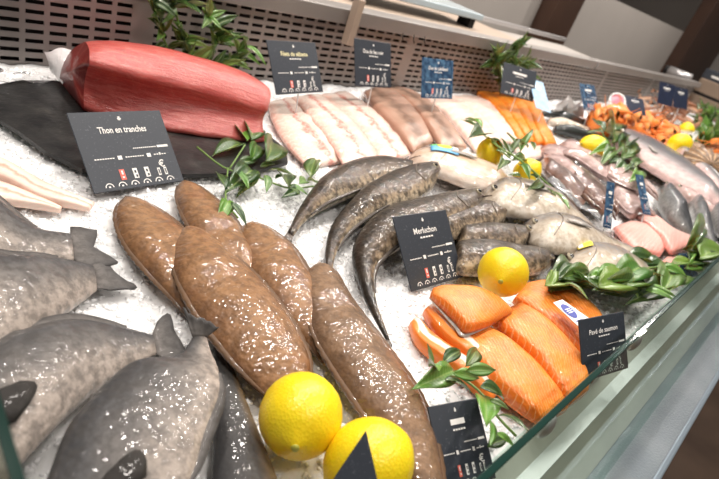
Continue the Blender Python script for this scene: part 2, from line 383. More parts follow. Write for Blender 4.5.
def edgefin(parent, B, side, t0, t1, hgt, mat, name, n=26, drop=.3, spiky=0.0):
    r0, r1 = [], []
    for i in range(n + 1):
        f = i / n; t = t0 + (t1 - t0) * f
        p = surf_pt(B, t, .97 if side > 0 else .03); o = surf_pt(B, t, .5)
        d = p - o; d.z = 0
        if d.length < 1e-6: d = Vector((0, .001, 0))
        d.normalize(); hh = hgt * math.sin(math.pi * min(max(f, .04), .96)) ** .5 * (1 - spiky * (i % 2))
        r0.append(p - d * .003); x = p + d * hh; x.z -= hh * drop; r1.append(x)
    rows = [r0, [a.lerp(b, .5) for a, b in zip(r0, r1)], r1]
    return sheet(name, rows, mat, parent, .001)
def base_of(A, B):
    P = [W(*p[:2], 0) for p in list(A) + list(B)]; c = sum(P, Vector()) / len(P); c.z = ICE; return c
def fish(name, label, cat, A, B, mat, finmat, rel=.6, base=0.0, cap=None, tips=None, tiph=.006, ey=None, gill=None, mouth=None, pec=None, dors=None, anal=None, group=None, amp=.0015, seed=0, N=40, q=.55, lat=None, oc=1.0):
    root = thing(name, label, cat, base_of(A, B), group)
    o, Bd = loft('body', A, B, mat, root, rel=rel, base=base, cap=cap, amp=amp, seed=seed, N=N, q=q, round1=0 if tips else .1, oc=oc)
    if tips: tailfin(root, Bd, tips, finmat, tiph)
    if ey: eye(root, Bd, *ey)
    if gill: linepart('gill_cover', root, Bd, gill, .0008, m_line)
    if mouth: linepart('mouth', root, Bd, mouth, .0013, m_mouth)
    if lat: linepart('lateral_line', root, Bd, lat, .0004, m_line, 24)
    if pec: pectoral(root, Bd, *pec[:4], pec[4] if len(pec) > 4 else finmat, pec[5] if len(pec) > 5 else .10)
    if dors: edgefin(root, Bd, 1, *dors, finmat, 'dorsal_fin')
    if anal: edgefin(root, Bd, -1, *anal, finmat, 'anal_fin')
    return root, Bd
def fillet(name, label, A, B, mat, th=.012, base=0.0, amp=.003, freq=28, group=None, cat='fish fillet', seed=0, q=.24, e=4.5, skin=None, N=30):
    root = thing(name, label, cat, base_of(A, B), group)
    o, Bd = loft('flesh', A, B, mat, root, th=th * .72, base=base, amp=amp, freq=freq, seed=seed, q=q, e=e, endp=.22, N=N)
    if skin:   # skin under the flesh, peeking out along one edge
        rows = []
        for f in (0, 1):
            r = []
            for i in range(Bd['N'] + 1):
                a, b = Bd['A'][i], Bd['B'][i]; p = b.lerp(a, -.05 + f * .35); p.z -= Bd['T'][i] * .6; r.append(p)
            rows.append(r)
        sheet('skin', rows, skin, root, .001)
    return root, Bd
exec_parts = []

# ================================================================== STRUCTURE
m_floor = NB('wood_floor'); _w = m_floor.n('ShaderNodeTexWave', Scale=1.5, Distortion=6.0, Detail=4.0)
m_floor = m_floor.fin(m_floor.ramp(m_floor.noise(4, 5), [(.3, (.11, .065, .042)), (.7, (.19, .12, .08))]), .35)
m_beige = plain('beige_worktop', (.42, .33, .26), .45, var=.06, vscale=3)
m_grey = plain('grey_partition', (.42, .385, .355), .6, var=.05, vscale=2)
m_wall = plain('warm_wall', (.40, .33, .27), .7, var=.08, vscale=1)
m_brown = plain('dark_brown_post', (.05, .022, .012), .5, var=.2, vscale=4)
m_alu = plain('aluminium', (.62, .60, .60), .35, Metallic=.7)
m_box = plain('tan_box', (.24, .17, .12), .6, var=.08, vscale=5)
m_glassedge = plain('green_glass_edge', (.004, .03, .022), .12, Coat_Weight=1.0)
_g = NB('clear_glass'); _t = _g.n('ShaderNodeBsdfTransparent'); _t.inputs[0].default_value = (.86, .93, .90, 1)
_gl = _g.n('ShaderNodeBsdfGlossy', Roughness=.03); _fr = _g.n('ShaderNodeFresnel', IOR=1.5); _mx = _g.n('ShaderNodeMixShader')
_ge = _g.n('ShaderNodeNewGeometry'); _g.l(_g.math('MULTIPLY', _fr.outputs[0], _g.math('SUBTRACT', 1.0, _ge.outputs['Backfacing'])), _mx.inputs[0]); _g.l(_t.outputs[0], _mx.inputs[1]); _g.l(_gl.outputs[0], _mx.inputs[2])
_g.l(_mx.outputs[0], _g.t.nodes['Material Output'].inputs['Surface']); m_glass = _g.m
_g = NB('clear_film'); _t = _g.n('ShaderNodeBsdfTransparent'); _gl = _g.n('ShaderNodeBsdfGlossy', Roughness=.12); _mx = _g.n('ShaderNodeMixShader')
_df = _g.n('ShaderNodeBsdfDiffuse'); _df.inputs[0].default_value = (.9, .9, .92, 1); _m2 = _g.n('ShaderNodeMixShader'); _m2.inputs[0].default_value = .10
_fr = _g.n('ShaderNodeFresnel', IOR=1.5); _g.l(_t.outputs[0], _m2.inputs[1]); _g.l(_df.outputs[0], _m2.inputs[2])
_g.l(_g.bump(_g.noise(60, 3), .8, .01), _gl.inputs['Normal'])
_g.l(_fr.outputs[0], _mx.inputs[0]); _g.l(_m2.outputs[0], _mx.inputs[1]); _g.l(_gl.outputs[0], _mx.inputs[2])
_g.l(_mx.outputs[0], _g.t.nodes['Material Output'].inputs['Surface']); m_bag = _g.m

def struct(o): o['kind'] = 'structure'; return o
struct(box('floor', (-3, -4, -.05), (12, 5, 0), m_floor))
struct(box('wall_back', (-3, 3.2, 0), (12, 3.3, 2.9), m_wall))
part = struct(box('partition_wall', (1.55, 1.62, 0), (6.6, 1.68, 1.43), m_grey))
struct(box('trim_1', (3.12, 1.52, 0), (3.44, 1.62, 2.6), m_brown, bev=.004))
struct(box('trim_2', (6.02, 1.50, 0), (7.25, 1.62, 2.6), m_brown, bev=.004))
m_wallr = plain('pale_grey_wall', (.42, .40, .38), .6)
struct(box('wall_right', (8.2, -1.5, 0), (8.3, 3.2, 2.9), m_wallr))

XL, XR = .045, 4.55
dc = thing('display_counter', 'long steel fish counter with perforated back panel and front glass guard', 'counter', (0, 0, 0))
box('body', (XL, -.055, 0), (XR, 1.0, .84), m_steel, dc)
box('tray', (XL, .02, .84), (XR, .95, ICE - .03), m_white, dc)
# steel ledge in front of the glass
m_ledge = NB('wet_steel_ledge')
m_ledge = m_ledge.fin(m_ledge.ramp(m_ledge.noise(8, 4), [(.35, (.27, .31, .34)), (.7, (.38, .42, .45))]), .34, m_ledge.bump(m_ledge.noise(330, 2), .5, .0015), Metallic=.75)
box('ledge', (XL, -.066, .845), (XR, .03, .86), m_ledge, dc)
box('ledge_lip', (XL, -.074, .80), (XR, -.066, .861), plain('blue_grey_lip', (.30, .36, .42), .3, Metallic=.6), dc, bev=.002)
m_inner = plain('pale_inner_front', (.62, .60, .54), .35, var=.1, vscale=8)
V = []; F = []
for x in (XL, XR): V += [(x, -.012, .862), (x, .052, ICE - .012), (x, .060, ICE - .012), (x, .0, .862)]
F = [(0, 4, 5, 1), (1, 5, 6, 2), (2, 6, 7, 3), (3, 7, 4, 0), (0, 1, 2, 3), (4, 7, 6, 5)]
mesh('inner_front', V, F, m_inner, dc, smooth=False)
# front glass pane, leaning
gy0, gz0, gy1, gz1 = -.026, .862, .033, 1.04
V = []
for x in (XL + .01, XR): V += [(x, gy0, gz0), (x, gy1, gz1), (x, gy1 + .008, gz1), (x, gy0 + .008, gz0)]
gp = mesh('glass_pane', V, [(0, 4, 5, 1), (1, 5, 6, 2), (2, 6, 7, 3), (3, 7, 4, 0), (0, 1, 2, 3), (4, 7, 6, 5)], m_glass, dc, smooth=False); fixn(gp)
box('glass_edge', (XL + .01, gy1 + .0005, gz1), (XR, gy1 + .006, gz1 + .002), m_glassedge, dc, bev=.001)
# clamps that hold the glass
for x in (.39, .62):
    ellipsoid('glass_clamp', (x, gy1 + .004, gz1 - .028), (.012, .006, .012), m_alu, dc, None, 14, 8)
# left end pane: its top rises towards the back
prof = [(.03, 1.0355), (.14, 1.0945), (.17, 1.1105), (.28, 1.17), (.9, 1.17), (.9, .86), (.03, .86)]
n = len(prof); V = [(.038, y, z) for y, z in prof] + [(.042, y, z) for y, z in prof]
fixn(mesh('glass_pane', V, [tuple(range(n)), tuple(range(2*n-1, n-1, -1))] + [(i, (i+1) % n, n + (i+1) % n, n + i) for i in range(n)], m_glass, dc, smooth=False))
V, F = [], []
for (y, z) in prof[:4]: V += [(.0378, y, z), (.0422, y, z), (.0422, y, z + .002), (.0378, y, z + .002)]
for i in range(3):
    for k in range(4): F.append((i*4+k, i*4+(k+1)%4, (i+1)*4+(k+1)%4, (i+1)*4+k))
mesh('glass_edge', V, F + [(0, 3, 2, 1), (12, 13, 14, 15)], m_glassedge, dc, smooth=False)
# perforated back panel
def perforated():
    px, pz, sl, sh = .0345, .0152, .0262, .0064
    z0, nz = .935, 11; ncol = int((XR - XL) / px)
    V, F = [], []; Y = .95
    def q(x0, x1, za, zb):
        i = len(V); V.extend([(x0, Y, za), (x1, Y, za), (x1, Y, zb), (x0, Y, zb)]); F.append((i, i+1, i+2, i+3))
    x1 = XL + ncol * px; zt = 1.112
    q(XL, x1, .88, z0); zc = z0
    for r in range(nz):
        za = z0 + r * pz + (pz - sh) / 2; zb = za + sh
        q(XL, x1, zc, za); xc = XL
        for c in range(ncol):
            if c % 22 == 12: continue
            xa = XL + c * px + (px - sl) / 2; q(xc, xa, za, zb); xc = xa + sl
        q(xc, x1, za, zb); zc = zb
    q(XL, x1, zc, zt)
    o = mesh('perforated_panel', V, F, m_panel, dc, smooth=False); solid(o, .002, -1)
perforated()
box('panel_shade_backing', (XL, .975, .88), (XR, .985, 1.1), m_dark, dc)  # near-black slab behind the slots, its colour standing in for shade
box('top_rail', (XL, .925, 1.102), (2.50, .99, 1.136), m_panel, dc, bev=.003)
box('top_rail', (2.53, .925, 1.102), (XR, .99, 1.136), m_panel, dc, bev=.003)
box('rail_gap', (2.49, .94, 1.104), (2.54, .985, 1.134), m_dark, dc)
for u in (403, 414, 425):
    p = WY(u, 33 + (u - 403) * .17, .92); tube('hook', [p, p + Vector((0, -.004, -.012)), p + Vector((.006, -.006, -.02))], .0014, m_dark, dc, 6)
# worktop behind, upper shelf and its bracket
bw = thing('service_worktop', 'beige worktop running behind the perforated back panel', 'worktop', (1.0, 1.15, 0))
box('top', (XL, .995, 1.115), (1.95, 1.30, 1.135), m_beige, bw, bev=.003)
box('front_edge', (1.50, 1.285, 1.135), (2.92, 1.31, 1.152), m_alu, bw, bev=.002)
box('base', (XL, 1.005, 0), (2.9, 1.30, 1.115), m_grey, bw)
br = box('shelf_bracket', (.938, .90, 1.062), (.958, .922, 1.165), m_beige, bev=.002, org=(.948, .91, 1.062))
tag(br, 'beige steel bracket standing upright against the rail above the back tags', 'bracket')
gs = thing('glass_shelf', 'pale bluish glass shelf on a black foot at the top of the photo', 'shelf', (1.3, 1.1, 1.137))
box('glass', (1.05, 1.03, 1.165), (1.66, 1.20, 1.185), plain('pale_blue_glass', (.50, .58, .62), .15), gs, bev=.004)
for x in (1.08, 1.62): box('foot', (x, 1.05, 1.135), (x + .03, 1.10, 1.165), m_dark, gs)

# ================================================================== ICE
def icez(x, y):
    p = Vector((x, y, 0))
    return ICE - .004 + .006 * noise.noise(p * 9) + .005 * noise.noise(p * 31) + .003 * noise.noise(p * 85) + max(0, y - .86) * .12
def ice():
    xs = np.concatenate([np.linspace(XL + .002, 1.3, 270), np.linspace(1.31, XR - .01, 180)]); ys = np.linspace(.055, .948, 190)
    V = [(x, y, icez(x, y)) for y in ys for x in xs]; n = len(xs)
    F = [(j*n+i, j*n+i+1, (j+1)*n+i+1, (j+1)*n+i) for j in range(len(ys)-1) for i in range(n-1)]
    o = mesh('ice_bed', V, F, m_ice); tag(o, 'bed of white crushed ice covering the whole counter', 'ice', kind='stuff')
    K1, K2 = 30000, 8000
    cx = np.concatenate([rng.uniform(XL + .01, 1.3, K1), rng.uniform(1.3, XR - .02, K2)]); cy = rng.uniform(.06, .94, K1 + K2); K = K1 + K2
    sz = rng.uniform(.0009, .0028, K) * np.where(np.arange(K) < K1, 1, 1.6)
    cz = np.array([icez(x, y) for x, y in zip(cx, cy)]) - sz * .35
    cube = np.array([(-1,-1,-1),(1,-1,-1),(1,1,-1),(-1,1,-1),(-1,-1,1),(1,-1,1),(1,1,1),(-1,1,1)], float)
    vv = cube[None] * rng.uniform(.45, 1.25, (K, 8, 3)) * sz[:, None, None] * rng.uniform(.6, 1.4, (K, 1, 3))
    q = rng.normal(size=(K, 4)); q /= np.linalg.norm(q, axis=1)[:, None]; w, x, y, z = q.T
    Rm = np.stack([np.stack([1-2*(y*y+z*z), 2*(x*y-z*w), 2*(x*z+y*w)], 1), np.stack([2*(x*y+z*w), 1-2*(x*x+z*z), 2*(y*z-x*w)], 1), np.stack([2*(x*z-y*w), 2*(y*z+x*w), 1-2*(x*x+y*y)], 1)], 1)
    vv = np.einsum('kij,knj->kni', Rm, vv) + np.stack([cx, cy, cz], 1)[:, None, :]
    f = np.array([(0,3,2,1),(4,5,6,7),(0,1,5,4),(1,2,6,5),(2,3,7,6),(3,0,4,7)])
    ff = (f[None] + (np.arange(K) * 8)[:, None, None]).reshape(-1, 4)
    me = bpy.data.meshes.new('ice_chips'); me.vertices.add(K*8); me.vertices.foreach_set('co', vv.reshape(-1))
    me.loops.add(K*24); me.loops.foreach_set('vertex_index', ff.reshape(-1).astype(np.int32)); me.polygons.add(K*6)
    me.polygons.foreach_set('loop_start', np.arange(0, K*24, 4, dtype=np.int32)); me.update(calc_edges=True); me.materials.append(m_chunk)
    o2 = bpy.data.objects.new('ice_chips', me); COL.objects.link(o2); o2.parent = o; o2['kind'] = 'stuff'
ice()

# ================================================================== TUNA, SLATE
def slate():
    px = [(-40, 96), (20, 84), (56, 84), (140, 110), (225, 128), (268, 138), (285, 152), (287, 165), (250, 176), (185, 178), (150, 176), (82, 173), (45, 155), (18, 135), (-10, 118), (-40, 104)]
    P = [W(*p, .004) for p in px]; n = len(P)
    V = P + [p + Vector((0, 0, .006)) for p in P]
    F = [tuple(range(n-1, -1, -1)), tuple(range(n, 2*n))] + [(i, (i+1) % n, n + (i+1) % n, n + i) for i in range(n)]
    c = sum(P, Vector()) / n
    o = mesh('slate_board', V, F, m_slate, smooth=False, org=c); tag(o, 'wet black slate board lying on the ice under the tuna loin', 'slate')
slate()
def tuna():
    root = thing('tuna_loin', 'large raw red tuna loin block lying on the black slate', 'tuna', (.44, .76, ICE))
    N = 30
    # section corner stations: front bottom, front ledge, top back, back bottom   (px, height)
    fb = [(84, 112), (140, 126), (205, 137), (266, 143)]; hb = .012
    fl = [(90, 63, .088), (145, 78, .082), (205, 93, .070), (268, 111, .052)]
    tp = [(84, 40, .093), (134, 42, .105), (184, 53, .105), (240, 70, .092), (268, 86, .075)]
    bb = [W(57, 80, .012), Vector((.40, .885, ICE + .012)), Vector((.50, .85, ICE + .012)), Vector((.60, .79, ICE + .012))]
    FB = [W(p[0], p[1], hb) for p in crom(fb, N)]; FL = [W(*p) for p in crom(fl, N)]; TP = [W(*p) for p in crom(tp, N)]
    BB = [Vector(p) for p in crom([tuple(b) for b in bb], N)]
    V, F, UV = [], [], []; M = 0; rings = []
    for i in range(N + 1):
        a, b, c, d = FB[i], FL[i], TP[i], BB[i]
        ring = []
        def seg(p, q, n, bul):
            for k in range(n):
                f = k / n; x = p.lerp(q, f) + bul * math.sin(math.pi * f); ring.append(x)
        seg(a, b, 9, Vector((.004, .018, 0)))                       # front face, slightly hollow below the ledge
        seg(b, c, 7, Vector((0, -.006, .010)))
        seg(c, d, 6, Vector((.0, .012, .006)))
        seg(d, a, 5, Vector((0, 0, 0)))
        cen = sum(ring, Vector()) / len(ring)
        sh = [1 if 2 <= i <= N - 2 else (.985 if i in (1, N - 1) else .95)][0]
        ring = [cen + (p - cen) * sh + Vector((0, 0, .0025 * noise.noise(p * 30))) for p in ring]
        M = len(ring)
        for k, p in enumerate(ring): V.append(p); UV.append((i / N, k / M))
    for i in range(N):
        for k in range(M): F.append((i*M+k, (i+1)*M+k, (i+1)*M+(k+1)%M, i*M+(k+1)%M))
    F.append(tuple(N*M+k for k in range(M)))
    o = mesh('flesh', V, F, m_tuna, root, UV)
    # cut end
    R0 = [Vector(v) for v in V[:M]]; c = sum(R0, Vector()) / M
    EV, EF, EU = [], [], []
    for j in range(6):
        f = j / 5
        for k, p in enumerate(R0):
            x = p.lerp(c, f * .98); x.x -= .010 * math.sin(math.pi * .5 * f); EV.append(x); EU.append((k / M, f))
    for j in range(5):
        for k in range(M): EF.append((j*M+k, j*M+(k+1)%M, (j+1)*M+(k+1)%M, (j+1)*M+k))
    EF.append(tuple(5*M+k for k in range(M)))
    mesh('cut_end', EV, EF, m_tunaend, root, EU)
tuna()
# crumpled clear plastic behind the tuna
def plastic(name, label, corners, hs, amp=.01, res=10, mat=None, top=None):
    root_c = sum([W(*p, h) for p, h in zip(corners, hs)], Vector()) / 4
    a, b, c, d = [W(*p, h) for p, h in zip(corners, hs)]
    V, F = [], []
    for j in range(res + 1):
        for i in range(res + 1):
            u, v = i / res, j / res; p = a.lerp(b, u).lerp(d.lerp(c, u), v)
            p.z = p.z + amp * noise.noise(p * 45); p.y += amp * .6 * noise.noise(p * 38 + Vector((5, 2, 1))); V.append(p)
    for j in range(res):
        for i in range(res): F.append((j*(res+1)+i, j*(res+1)+i+1, (j+1)*(res+1)+i+1, (j+1)*(res+1)+i))
    o = mesh(name, V, F, mat or m_bag, org=root_c, smooth=mat is None); solid(o, .0005); tag(o, label, 'plastic sheet'); return o
m_whitefilm = plain('white_film', (.72, .70, .70), .25, .6, 80)
plastic('plastic_sheet', 'crumpled whitish plastic corner sticking up behind the cut end of the tuna', [(52, 72), (62, 84), (80, 50), (44, 53)], [.02, .02, .055, .05], .008, mat=m_whitefilm)
plastic('plastic_sheet', 'clear film lying along the back panel at the left end', [(-10, 83), (57, 82), (50, 68), (-10, 68)], [.012, .012, .03, .03], .012, 14)

# ================================================================== LEFT: PALE STRIPS AND GREY BREAMS
gm = 'pale strips of fillet at the left edge'
fillet('fillet_strip', 'pale pinkish fillet strip at the left edge, nearest the slate board', [(-40, 152), (0, 160), (50, 186), (95, 203)], [(-40, 172), (0, 180), (40, 200), (88, 211)], m_monk, .010, 0, seed=1)
fillet('fillet_strip', 'pale pinkish fillet strip at the left edge, nearest the grey breams', [(-40, 178), (0, 183), (40, 199), (62, 208)], [(-40, 205), (0, 204), (35, 208), (60, 212)], m_monk, .009, 0, seed=2)
fish('grey_bream', 'large grey bream at the left edge, its tail nearest the black slate tag', 'fish',
     [(-120, 130), (-60, 150), (0, 201), (36, 228), (70, 235)], [(-150, 180), (-70, 262), (0, 268), (40, 265), (74, 263)], m_bream, m_breamfin, .42, 0, .028, [(70, 227), (98, 231), (94, 247), (119, 263), (88, 268)], dors=(.35, .85, .010), seed=3)
fish('grey_bream', 'large grey bream at the left edge, tail resting just below the topmost bream tail', 'fish',
     [(-130, 200), (-60, 238), (0, 256), (50, 258), (92, 266)], [(-150, 300), (-60, 380), (0, 358), (50, 326), (97, 291)], m_bream, m_breamfin, .40, [(0, .014), (.7, .014), (1, .0)], .030, [(98, 262), (109, 264), (116, 274), (137, 288), (104, 290)], dors=(.4, .85, .008), seed=4)
_, _b = fish('grey_bream', 'grey bream in the lower left corner with a dark fin and raised pointed tail', 'fish',
     [(-90, 400), (0, 341), (22, 332), (67, 321), (110, 325), (152, 335)], [(-70, 560), (-10, 500), (40, 445), (75, 410), (120, 374), (156, 355)], m_bream, m_breamfin, .42, [(0, .012), (.6, .012), (1, 0)], .030, [(157, 322), (169, 313), (176, 334), (186, 352), (170, 364)], pec=(.30, .36, .22, -.10, m_finblack, .22), dors=(.45, .9, .009), seed=5)
fish('grey_bream', 'grey bream lying lengthwise at the bottom edge, belly towards the dark bream beside it', 'fish',
     [(20, 560), (50, 470), (75, 416), (127, 366), (164, 360), (182, 352), (192, 338)], [(150, 590), (194, 482), (206, 440), (221, 400), (219, 372), (211, 352), (207, 338)], m_bream, m_breamfin, .36, [(0, .022), (.6, .024), (1, .028)], .030, [(183, 307), (193, 316), (205, 319), (219, 328)], tiph=.042, pec=(.24, .56, .16, -.14, m_finblack, .22), gill=[(.16, .75), (.22, .5), (.18, .25)], anal=(.4, .85, .007),  seed=6)
fish('grey_bream', 'narrow dark grey bream with a yellowish belly between the grey breams and the brown soles', 'fish',
     [(195, 570), (210, 490), (213, 420), (214, 365), (213, 345)], [(300, 560), (278, 482), (250, 410), (232, 365), (221, 343)], m_breamd, m_breamfin, .5, 0, .025, [(205, 322), (216, 330), (226, 322)], seed=7)

# ================================================================== SOLES
def sole(label, A, B, mat, base=0.0, th=.016, seed=0):
    root = thing('sole', label, 'fish', base_of(A, B), 'brown soles on the ice')
    o, Bd = loft('body', A, B, mat, root, th=th, base=base, amp=.0045, freq=26, seed=seed, q=.6, e=2.3, endp=.5, N=64, M=28, bot=.5)
    for sd, nm in ((1, 'dorsal_fin'), (-1, 'anal_fin')): edgefin(root, Bd, sd, .06, .97, .005, m_solefin, nm, 44, .35, .25)
    return root
sole('brown sole nearest the large grey breams, its rounded end left of the others', [(124, 198), (113, 209), (112, 226), (122, 250), (140, 272), (166, 298), (190, 322)], [(127, 198), (148, 203), (172, 218), (195, 240), (212, 268), (216, 296), (205, 322)], m_sole, 0, seed=1)
sole('brown sole lying farthest back, its rounded end touching the tuna price tag', [(182, 182), (174, 189), (174, 205), (186, 232), (205, 255), (225, 275), (250, 296)], [(186, 182), (200, 186), (220, 202), (238, 222), (250, 245), (258, 268), (262, 296)], m_sole, .002, seed=2)
sole('brown sole in the middle, partly covered by the soles on both sides', [(250, 222), (239, 229), (237, 248), (250, 282), (275, 315), (300, 342), (322, 365)], [(254, 222), (272, 229), (295, 248), (312, 275), (328, 312), (336, 345), (335, 366)], m_sole, .003, seed=3)
sole('broad brown sole whose lower end runs behind the fully visible lemon', [(186, 229), (173, 237), (167, 256), (175, 290), (200, 332), (236, 374), (268, 402)], [(191, 229), (212, 236), (238, 258), (268, 288), (297, 328), (313, 366), (306, 398)], m_sole, .009, .019, seed=4)
sole('long greyish brown sole at the right of the row, running down to the bottom edge', [(316, 264), (303, 274), (300, 298), (308, 336), (330, 376), (362, 424), (396, 480), (425, 530)], [(321, 264), (338, 272), (354, 301), (386, 345), (419, 393), (437, 440), (446, 490), (445, 530)], m_soled, .008, .020, seed=5)

# ================================================================== HAKES
gh = 'young dark hakes laid in a fan on the ice'
fish('hake', 'dark hake farthest back, thin tail on the ice beside the leafy sprig', 'fish', [(412, 167), (395, 162), (374, 159), (347, 165), (321, 180), (301, 205), (287, 233)], [(411, 180), (400, 186), (383, 188), (358, 195), (326, 207), (306, 221), (293, 237)], m_hake, m_hakefin, .80, .004, .024, [(282, 240), (286, 244), (291, 243)], anal=(.35, .8, .006), dors=(.2, .5, .006), oc=.35, group=gh, seed=11)
fish('hake', 'dark hake second from the back, blunt head near the blue-stickered fish', 'fish', [(437, 174), (428, 166), (399, 170), (372, 184), (349, 203), (331, 226), (325, 252), (326, 272)], [(438, 182), (428, 195), (409, 206), (383, 213), (356, 228), (342, 243), (335, 258), (332, 273)], m_hake, m_hakefin, .82, .006, .026, [(322, 282), (328, 286), (333, 283)], ey=(0.07, .47, .0062), gill=[(.16, .85), (.20, .5), (.15, .15)], mouth=[(.005, .5), (.04, .3), (.08, .22)], dors=(.3, .5, .007), anal=(.4, .85, .005), oc=.35, group=gh, seed=12)
fish('hake', 'long curled hake behind the middle price tag, pointed tail on bare ice', 'fish', [(479, 202), (470, 193), (429, 200), (386, 211), (361, 230), (352, 255), (361, 290), (374, 318), (386, 340)], [(480, 209), (470, 222), (440, 233), (411, 243), (386, 258), (374, 274), (376, 302), (383, 322), (390, 341)], m_hake, m_hakefin, .80, .006, .028, [(386, 347), (389, 350), (392, 346)], ey=(0.055, .47, .0062), gill=[(.13, .85), (.16, .5), (.12, .15)], mouth=[(.005, .5), (.03, .32), (.06, .25)], dors=(.25, .4, .006), anal=(.35, .75, .005), oc=.35, group=gh, seed=13)
fish('hake', 'dark hake head and front half just above the lemon, topmost of the three right-hand heads', 'fish', [(507, 214), (500, 208), (482, 204), (460, 208), (436, 222)], [(507, 219), (498, 227), (478, 233), (458, 238), (442, 246)], m_hake, m_hakefin, .8, .004, .024, ey=(0.1, .47, .0062), gill=[(.26, .85), (.32, .5), (.25, .15)], mouth=[(.01, .5), (.06, .3), (.1, .22)], oc=.35, group=gh, seed=14)
fish('hake', 'dark hake with a big glassy eye, middle one of the three heads above the lemon', 'fish', [(528, 236), (521, 230), (503, 227), (480, 226), (454, 232)], [(528, 241), (520, 248), (500, 250), (476, 252), (456, 248)], m_hake, m_hakefin, .8, .003, .022, ey=(0.1, .47, .0062), gill=[(.24, .85), (.29, .5), (.23, .15)], mouth=[(.01, .5), (.05, .3), (.09, .22)], oc=.35, group=gh, seed=15)
fish('hake', 'pale-bellied hake lying lowest, directly behind the lemon in the middle', 'fish', [(551, 262), (540, 253), (512, 247), (485, 242), (462, 243), (448, 250)], [(551, 268), (540, 273), (515, 275), (490, 276), (466, 274), (452, 268)], m_hake, m_hakefin, .75, 0, .022, ey=(0.06, .47, .0062), gill=[(.17, .85), (.21, .5), (.16, .15)], mouth=[(.01, .5), (.05, .3), (.08, .2)], oc=.35, group=gh, seed=16)

# ================================================================== SILVER FISH IN THE MIDDLE
_, PB_ = fish('whiting', 'pale whole fish with a blue and yellow sticker on its head', 'fish', [(406, 160), (416, 151), (440, 149), (463, 154), (490, 166), (512, 182)], [(407, 165), (420, 172), (445, 181), (466, 190), (490, 195), (512, 188)], m_pale, m_silverfin, .42, .006, .026, [(524, 184), (522, 190), (526, 196)], gill=[(.26, .9), (.33, .5), (.27, .12)], mouth=[(0.01, .6), (.06, .35), (.12, .3)], pec=(.36, .5, .25, .05), dors=(.35, .8, .008), seed=21)
fish('pollack', 'silver whole fish with its eye beside the hake heads, rearmost of the two silver fish', 'fish', [(478, 198), (486, 187), (508, 179), (540, 185), (570, 208), (598, 230)], [(479, 203), (488, 211), (510, 219), (545, 226), (575, 232), (600, 236)], m_silver, m_silverfin, .42, .014, .03, [(612, 232), (610, 240), (612, 248)], ey=(.12, .46, .0085), gill=[(.25, .9), (.31, .5), (.25, .12)], mouth=[(.005, .5), (.05, .3), (.1, .22)], pec=(.33, .45, .18, -.02), dors=(.4, .85, .008), anal=(.5, .9, .006), lat=[(.3, .7), (.6, .55), (.97, .5)], seed=22)
fish('pollack', 'silver whole fish with an open dark mouth, tapering towards the pink fillets', 'fish', [(518, 228), (528, 219), (548, 215), (570, 219), (605, 236), (642, 252)], [(524, 237), (534, 246), (550, 254), (580, 257), (612, 256), (643, 257)], m_silver, m_silverfin, .42, .012, .03, [(654, 250), (652, 257), (655, 264)], ey=(.10, .52, .0075), gill=[(.24, .9), (.30, .5), (.24, .12)], mouth=[(.012, .50), (.04, .36), (.075, .30)], pec=(.32, .45, .2, -.05), dors=(.4, .85, .008), anal=(.5, .9, .006), lat=[(.3, .7), (.6, .55), (.97, .5)], seed=23)
_, KB_ = fish('pollack', 'silver fish head with a yellow tag, half hidden by the leaf pile on the right', 'fish', [(559, 262), (566, 251), (582, 245), (606, 246), (640, 262), (670, 276)], [(560, 270), (572, 281), (592, 288), (620, 288), (650, 286), (672, 282)], m_silver, m_silverfin, .42, .004, .03, [(684, 276), (682, 282), (684, 288)], ey=(.09, .45, .0085), gill=[(.22, .9), (.28, .5), (.22, .12)], mouth=[(.005, .5), (.04, .35), (.08, .28)], seed=24)

# ================================================================== SALMON FILLETS NEAR THE GLASS
fillet('salmon_fillet', 'narrow white-edged salmon strip, leftmost of the salmon on the ice', [(417, 318), (430, 334), (452, 352), (478, 372), (500, 392)], [(408, 326), (417, 344), (438, 363), (465, 384), (490, 403)], m_salmonbelly, .014, 0, seed=31, cat='salmon fillet', q=.17, e=7, amp=.004, freq=34)
fillet('salmon_fillet', 'narrow salmon strip with a white band, second from the left', [(434, 304), (447, 318), (466, 338), (490, 362), (512, 388)], [(422, 313), (433, 330), (452, 350), (478, 372), (502, 398)], m_salmonbelly, .016, .003, seed=32, cat='salmon fillet', q=.17, e=7, amp=.004, freq=34)
fillet('salmon_fillet', 'broad salmon fillet with pale ribs running down behind the green sprig', [(482, 326), (505, 341), (532, 364), (556, 392), (568, 410)], [(448, 338), (470, 362), (494, 388), (516, 407), (538, 424)], m_salmon, .018, .004, seed=33, cat='salmon fillet', q=.17, e=7, amp=.004, freq=34)
fillet('salmon_fillet', 'salmon fillet with a raised edge in the middle of the salmon pile', [(522, 305), (548, 326), (574, 354), (586, 378), (588, 392)], [(488, 320), (512, 342), (538, 370), (556, 394), (566, 408)], m_salmon, .020, .007, seed=34, cat='salmon fillet', q=.17, e=7, amp=.004, freq=34)
_, SB = fillet('salmon_fillet', 'salmon fillet carrying the oval blue sticker, beside the salmon tag', [(527, 284), (548, 283), (574, 294), (600, 318), (606, 345)], [(512, 302), (530, 315), (556, 335), (580, 360), (592, 384)], m_salmon, .018, .003, seed=35, cat='salmon fillet', q=.17, e=7, amp=.004, freq=34)
fillet('salmon_fillet', 'small folded salmon piece lying on top, next to the middle lemon', [(432, 290), (450, 288), (474, 290), (496, 299), (513, 312)], [(430, 297), (442, 308), (456, 322), (466, 332), (488, 326)], m_salmon, .014, .024, seed=36, cat='salmon fillet', q=.17, e=7, amp=.004, freq=34, skin=m_silverfin)
